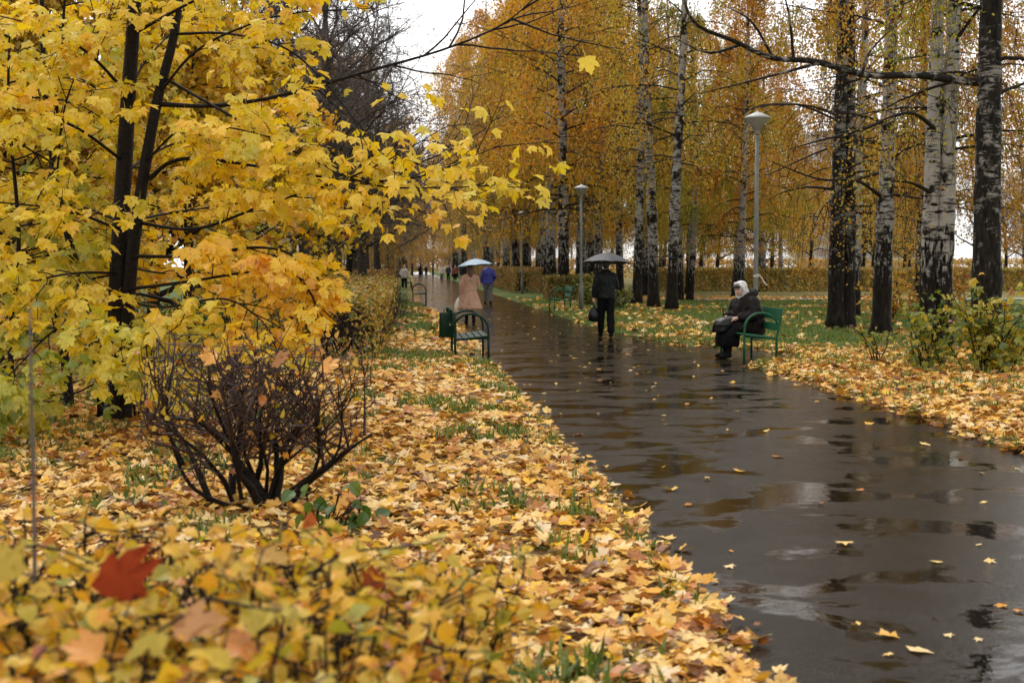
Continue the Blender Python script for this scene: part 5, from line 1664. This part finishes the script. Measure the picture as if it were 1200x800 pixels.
bag = thing('handbag', 'tan handbag carried by the woman in the beige coat', 'bag', hb - (-.05, 0, .34), r2)
mb = MB(); mb.loft([((0, 0, 0), .14, .05), ((0, 0, .02), .15, .06), ((0, 0, .15), .14, .055), ((0, 0, .22), .12, .03)], 20); mb.obj('body', M['tan'], bag)
mb = MB(); mb.tube(spline([(-.09, 0, .20), (-.07, 0, .29), (0, 0, .335), (.07, 0, .29), (.09, 0, .20)], 12), .009, 6); mb.obj('strap', M['tan'], bag)
bag = thing('carrier_bag', 'white plastic bag beside the tan handbag of the woman in the beige coat', 'bag', hb - (.07, 0, .44), r2)
mb = MB(); mb.loft([((0, 0, 0), .07, .05), ((0, 0, .03), .105, .075), ((0, 0, .2), .10, .07), ((0, 0, .33), .06, .04), ((.03, 0, .42), .025, .02)], 20, fold=.1, nf=5); mb.obj('body', M['paper'], bag)
mb = MB(); mb.tube(spline([(.01, 0, .40), (.03, 0, .45), (.055, 0, .46), (.06, 0, .43), (.04, 0, .40)], 12), .007, 6); mb.obj('handle', M['paper'], bag)

# man in the blue jacket further on
p3 = ground(572, 357); p3[2] = 0; r3 = R(4)
J = standing(1.80, .16, ('down', 'pocket'))
def dress(o, J, P):
    trousers(J, o, M['greytrousers'], 1.05); jacket(J, o, M['blue'], -.10, 1.16, sl=1.1); shoes(J, o, M['black']); hair_cap(P, o, M['hairgrey'])
person('man in a bright blue jacket and grey trousers walking ahead of the beige coat', p3, r3, J, dress)

# ---- the old woman sitting on the right bench (local +y is where she faces)
bx, by = nb_[0] + .275, nb_[1] + .84
ps = np.array((bx + .06, by + .22, 0)); rs_ = R(110)
J = dict(hipL=(-.11, 0, .52), hipR=(.11, 0, .52), knL=(-.12, .46, .50), knR=(.12, .44, .50), anL=(-.10, .47, .10), anR=(.09, .40, .10), toeL=(-.13, .64, .045), toeR=(.12, .57, .045),
         shL=(-.20, .05, .99), shR=(.20, .05, .99), neck=(0, .10, 1.08), head=(0, .185, 1.20), elL=(-.30, .12, .74), elR=(.29, .14, .74), wrL=(-.20, .36, .71), wrR=(.10, .39, .72),
         hdL=(.30, .85, -.30), hdR=(-.55, .75, -.25), pnL=(0, -.1, -1), pnR=(0, -.1, -1))
J = {k: np.array(v, float) for k, v in J.items()}
def dress(o, J, P):
    mb = MB()      # bulky fur coat with a big collar
    mb.loft([((0, -.03, .42), .27, .25), ((0, -.01, .50), .31, .28), ((0, .0, .62), .31, .275), ((0, .03, .76), .30, .255), ((0, .045, .90), .29, .23), ((0, .045, 1.0), .255, .195), ((0, .06, 1.07), .17, .15), ((0, .08, 1.12), .12, .12)], 28)
    for s_ in 'LR':
        mb.ball(J['sh' + s_], .105, None, 2)
        mb.tube([J['sh' + s_], J['sh' + s_] * .5 + J['el' + s_] * .5, J['el' + s_], J['el' + s_] * .45 + J['wr' + s_] * .55, J['wr' + s_]], [.125, .125, .112, .09, .07], 14)
    mb.tube([(.10, .06, 1.09), (.13, .0, 1.12), (.09, -.07, 1.14), (0, -.10, 1.14), (-.09, -.07, 1.14), (-.13, .0, 1.12), (-.10, .06, 1.09), (-.04, .17, .98), (-.02, .2, .85)], [.05, .065, .07, .07, .07, .065, .055, .05, .045], 10)
    for sx in (-1, 1): mb.tube([(sx * .12, .0, .52), (sx * .14, .22, .545), (sx * .14, .40, .53)], [.15, .135, .11], 14)
    weld('coat', mb, .014, M['fur'], o, 2, .022)
    mb = MB()      # dark skirt over the knees, hanging to the shins
    mb.loft([((0, .34, .56), .20, .15), ((0, .40, .52), .235, .19), ((0, .43, .42), .245, .205), ((0, .43, .31), .245, .20), ((0, .425, .23), .235, .19), ((0, .425, .20), .20, .16)], 30)
    for sx in (-1, 1): mb.tube([(sx * .12, .1, .52), (sx * .13, .30, .53), (sx * .125, .46, .51)], [.12, .12, .105], 12)
    weld('skirt', mb, .014, M['black'], o, 2, .02)
    shoes(J, o, M['black'], .75)
    mb = MB()      # headscarf: over the crown and sides, falling on the collar
    c = np.array(P(0, -.035, .035)); mb.ball(c, (.105, .118, .112), None, 3)
    mb.ball(P(0, -.06, -.06), (.10, .10, .11), None, 3)
    mb.tube([P(-.085, .02, .06), P(-.10, .0, -.03), P(-.075, .02, -.115), P(0, .055, -.145), P(.075, .02, -.115), P(.10, .0, -.03), P(.085, .02, .06), P(.04, .055, .115), P(-.04, .055, .115), P(-.085, .02, .06)], .026, 8)
    mb.tube([P(0, -.10, -.08), P(0, -.12, -.16)], [.09, .06], 12)
    weld('headscarf', mb, .010, M['whitescarf'], o, 2, .008)
    mb = MB(); mb.tube([P(-.07, .05, .05), P(-.045, .088, .07), P(0, .102, .075), P(.045, .088, .07), P(.07, .05, .05)], [.014, .024, .026, .024, .014], 8); mb.obj('hair', M['hairdark'], o)
person('old woman in a dark fur coat and pale headscarf sitting on the green bench', ps, rs_, J, dress, (.35, .35), R(12), R(-14))
bag = thing('handbag', 'large black bag resting on the knees of the seated woman', 'bag', W(ps, rs_, (.0, .44, .615)), rs_)
mb = MB(); mb.loft([((.02, .17, -.17), .14, .06), ((.02, .15, -.14), .19, .10), ((.01, .08, -.02), .215, .17), ((0, .03, .05), .20, .18), ((0, -.01, .095), .16, .13), ((0, -.02, .11), .11, .08)], 24, fold=.07, nf=5)
weld('body', mb, .012, M['leather'], bag, 2, .02)
mb = MB(); mb.tube(spline([(.11, .0, .14), (.10, .03, .22), (0, .05, .25), (-.10, .03, .22), (-.11, .0, .14)], 16), .011, 6); mb.obj('handle', M['leather'], bag)

# ---- far figures
FARJ = [standing(1.74, .12, ('down', 'down')), standing(1.68, .17, ('down', 'pocket')), standing(1.70, .10, ('pocket', 'down'))]
def far_person(label, loc, rotz, k, top_, legs, hair):
    def dr(o, J, P):
        trousers(J, o, M[legs], 1.05); jacket(J, o, M[top_], -.12, 1.1); shoes(J, o, M['black']); hair_cap(P, o, M[hair])
    person(label, loc, rotz, FARJ[k], dr, voxel=.012)
far_person('distant person in a navy jacket in the middle of the far group of three', (4.25, 150, 0), R(185), 0, 'navy', 'trousers', 'hairdark')
far_person('distant person in pale clothes at the left of the far group of three', (3.55, 150.6, 0), R(175), 1, 'paper', 'greytrousers', 'hairgrey')
far_person('distant person in a reddish jacket at the right of the far group of three', (5.0, 150.3, 0), R(190), 2, 'redcloth', 'trousers', 'hairbrown')
far_person('tiny dark figure on the far path, left one of two', (1.6, 215, 0), R(0), 0, 'black', 'trousers', 'hairdark')
far_person('tiny dark figure on the far path, right one of two', (2.6, 216, 0), R(5), 2, 'fur', 'trousers', 'hairdark')
far_person('person in a pale top standing by the farthest left bench', (-.35, 94, 0.03), R(190), 1, 'paper', 'trousers', 'hairbrown')

# ================================================================== the pale apartment block far behind the trees
t = thing('apartment_block', 'pale grey apartment block glimpsed through the birches at the right', 'building', (112, 330, 0))
bw, bh, bd = 30.0, 33.0, 14.0
mb = MB(); mb.box((0, 0, bh / 2), (bw, bd, bh)); mb.obj('wall', M['concrete'], t)
mb = MB(); mb.box((0, 0, bh + .5), (bw + .8, bd + .8, 1.0)); mb.obj('roof', M['concrete'], t)
for r_ in range(11):
    for c_ in range(9):
        mb = MB(); x, z = -bw / 2 + 2.2 + c_ * 3.2, 1.9 + r_ * 2.9
        mb.box((x, -bd / 2 - .02, z), (1.7, .12, 1.5)); mb.obj('window', M['glass'], t)
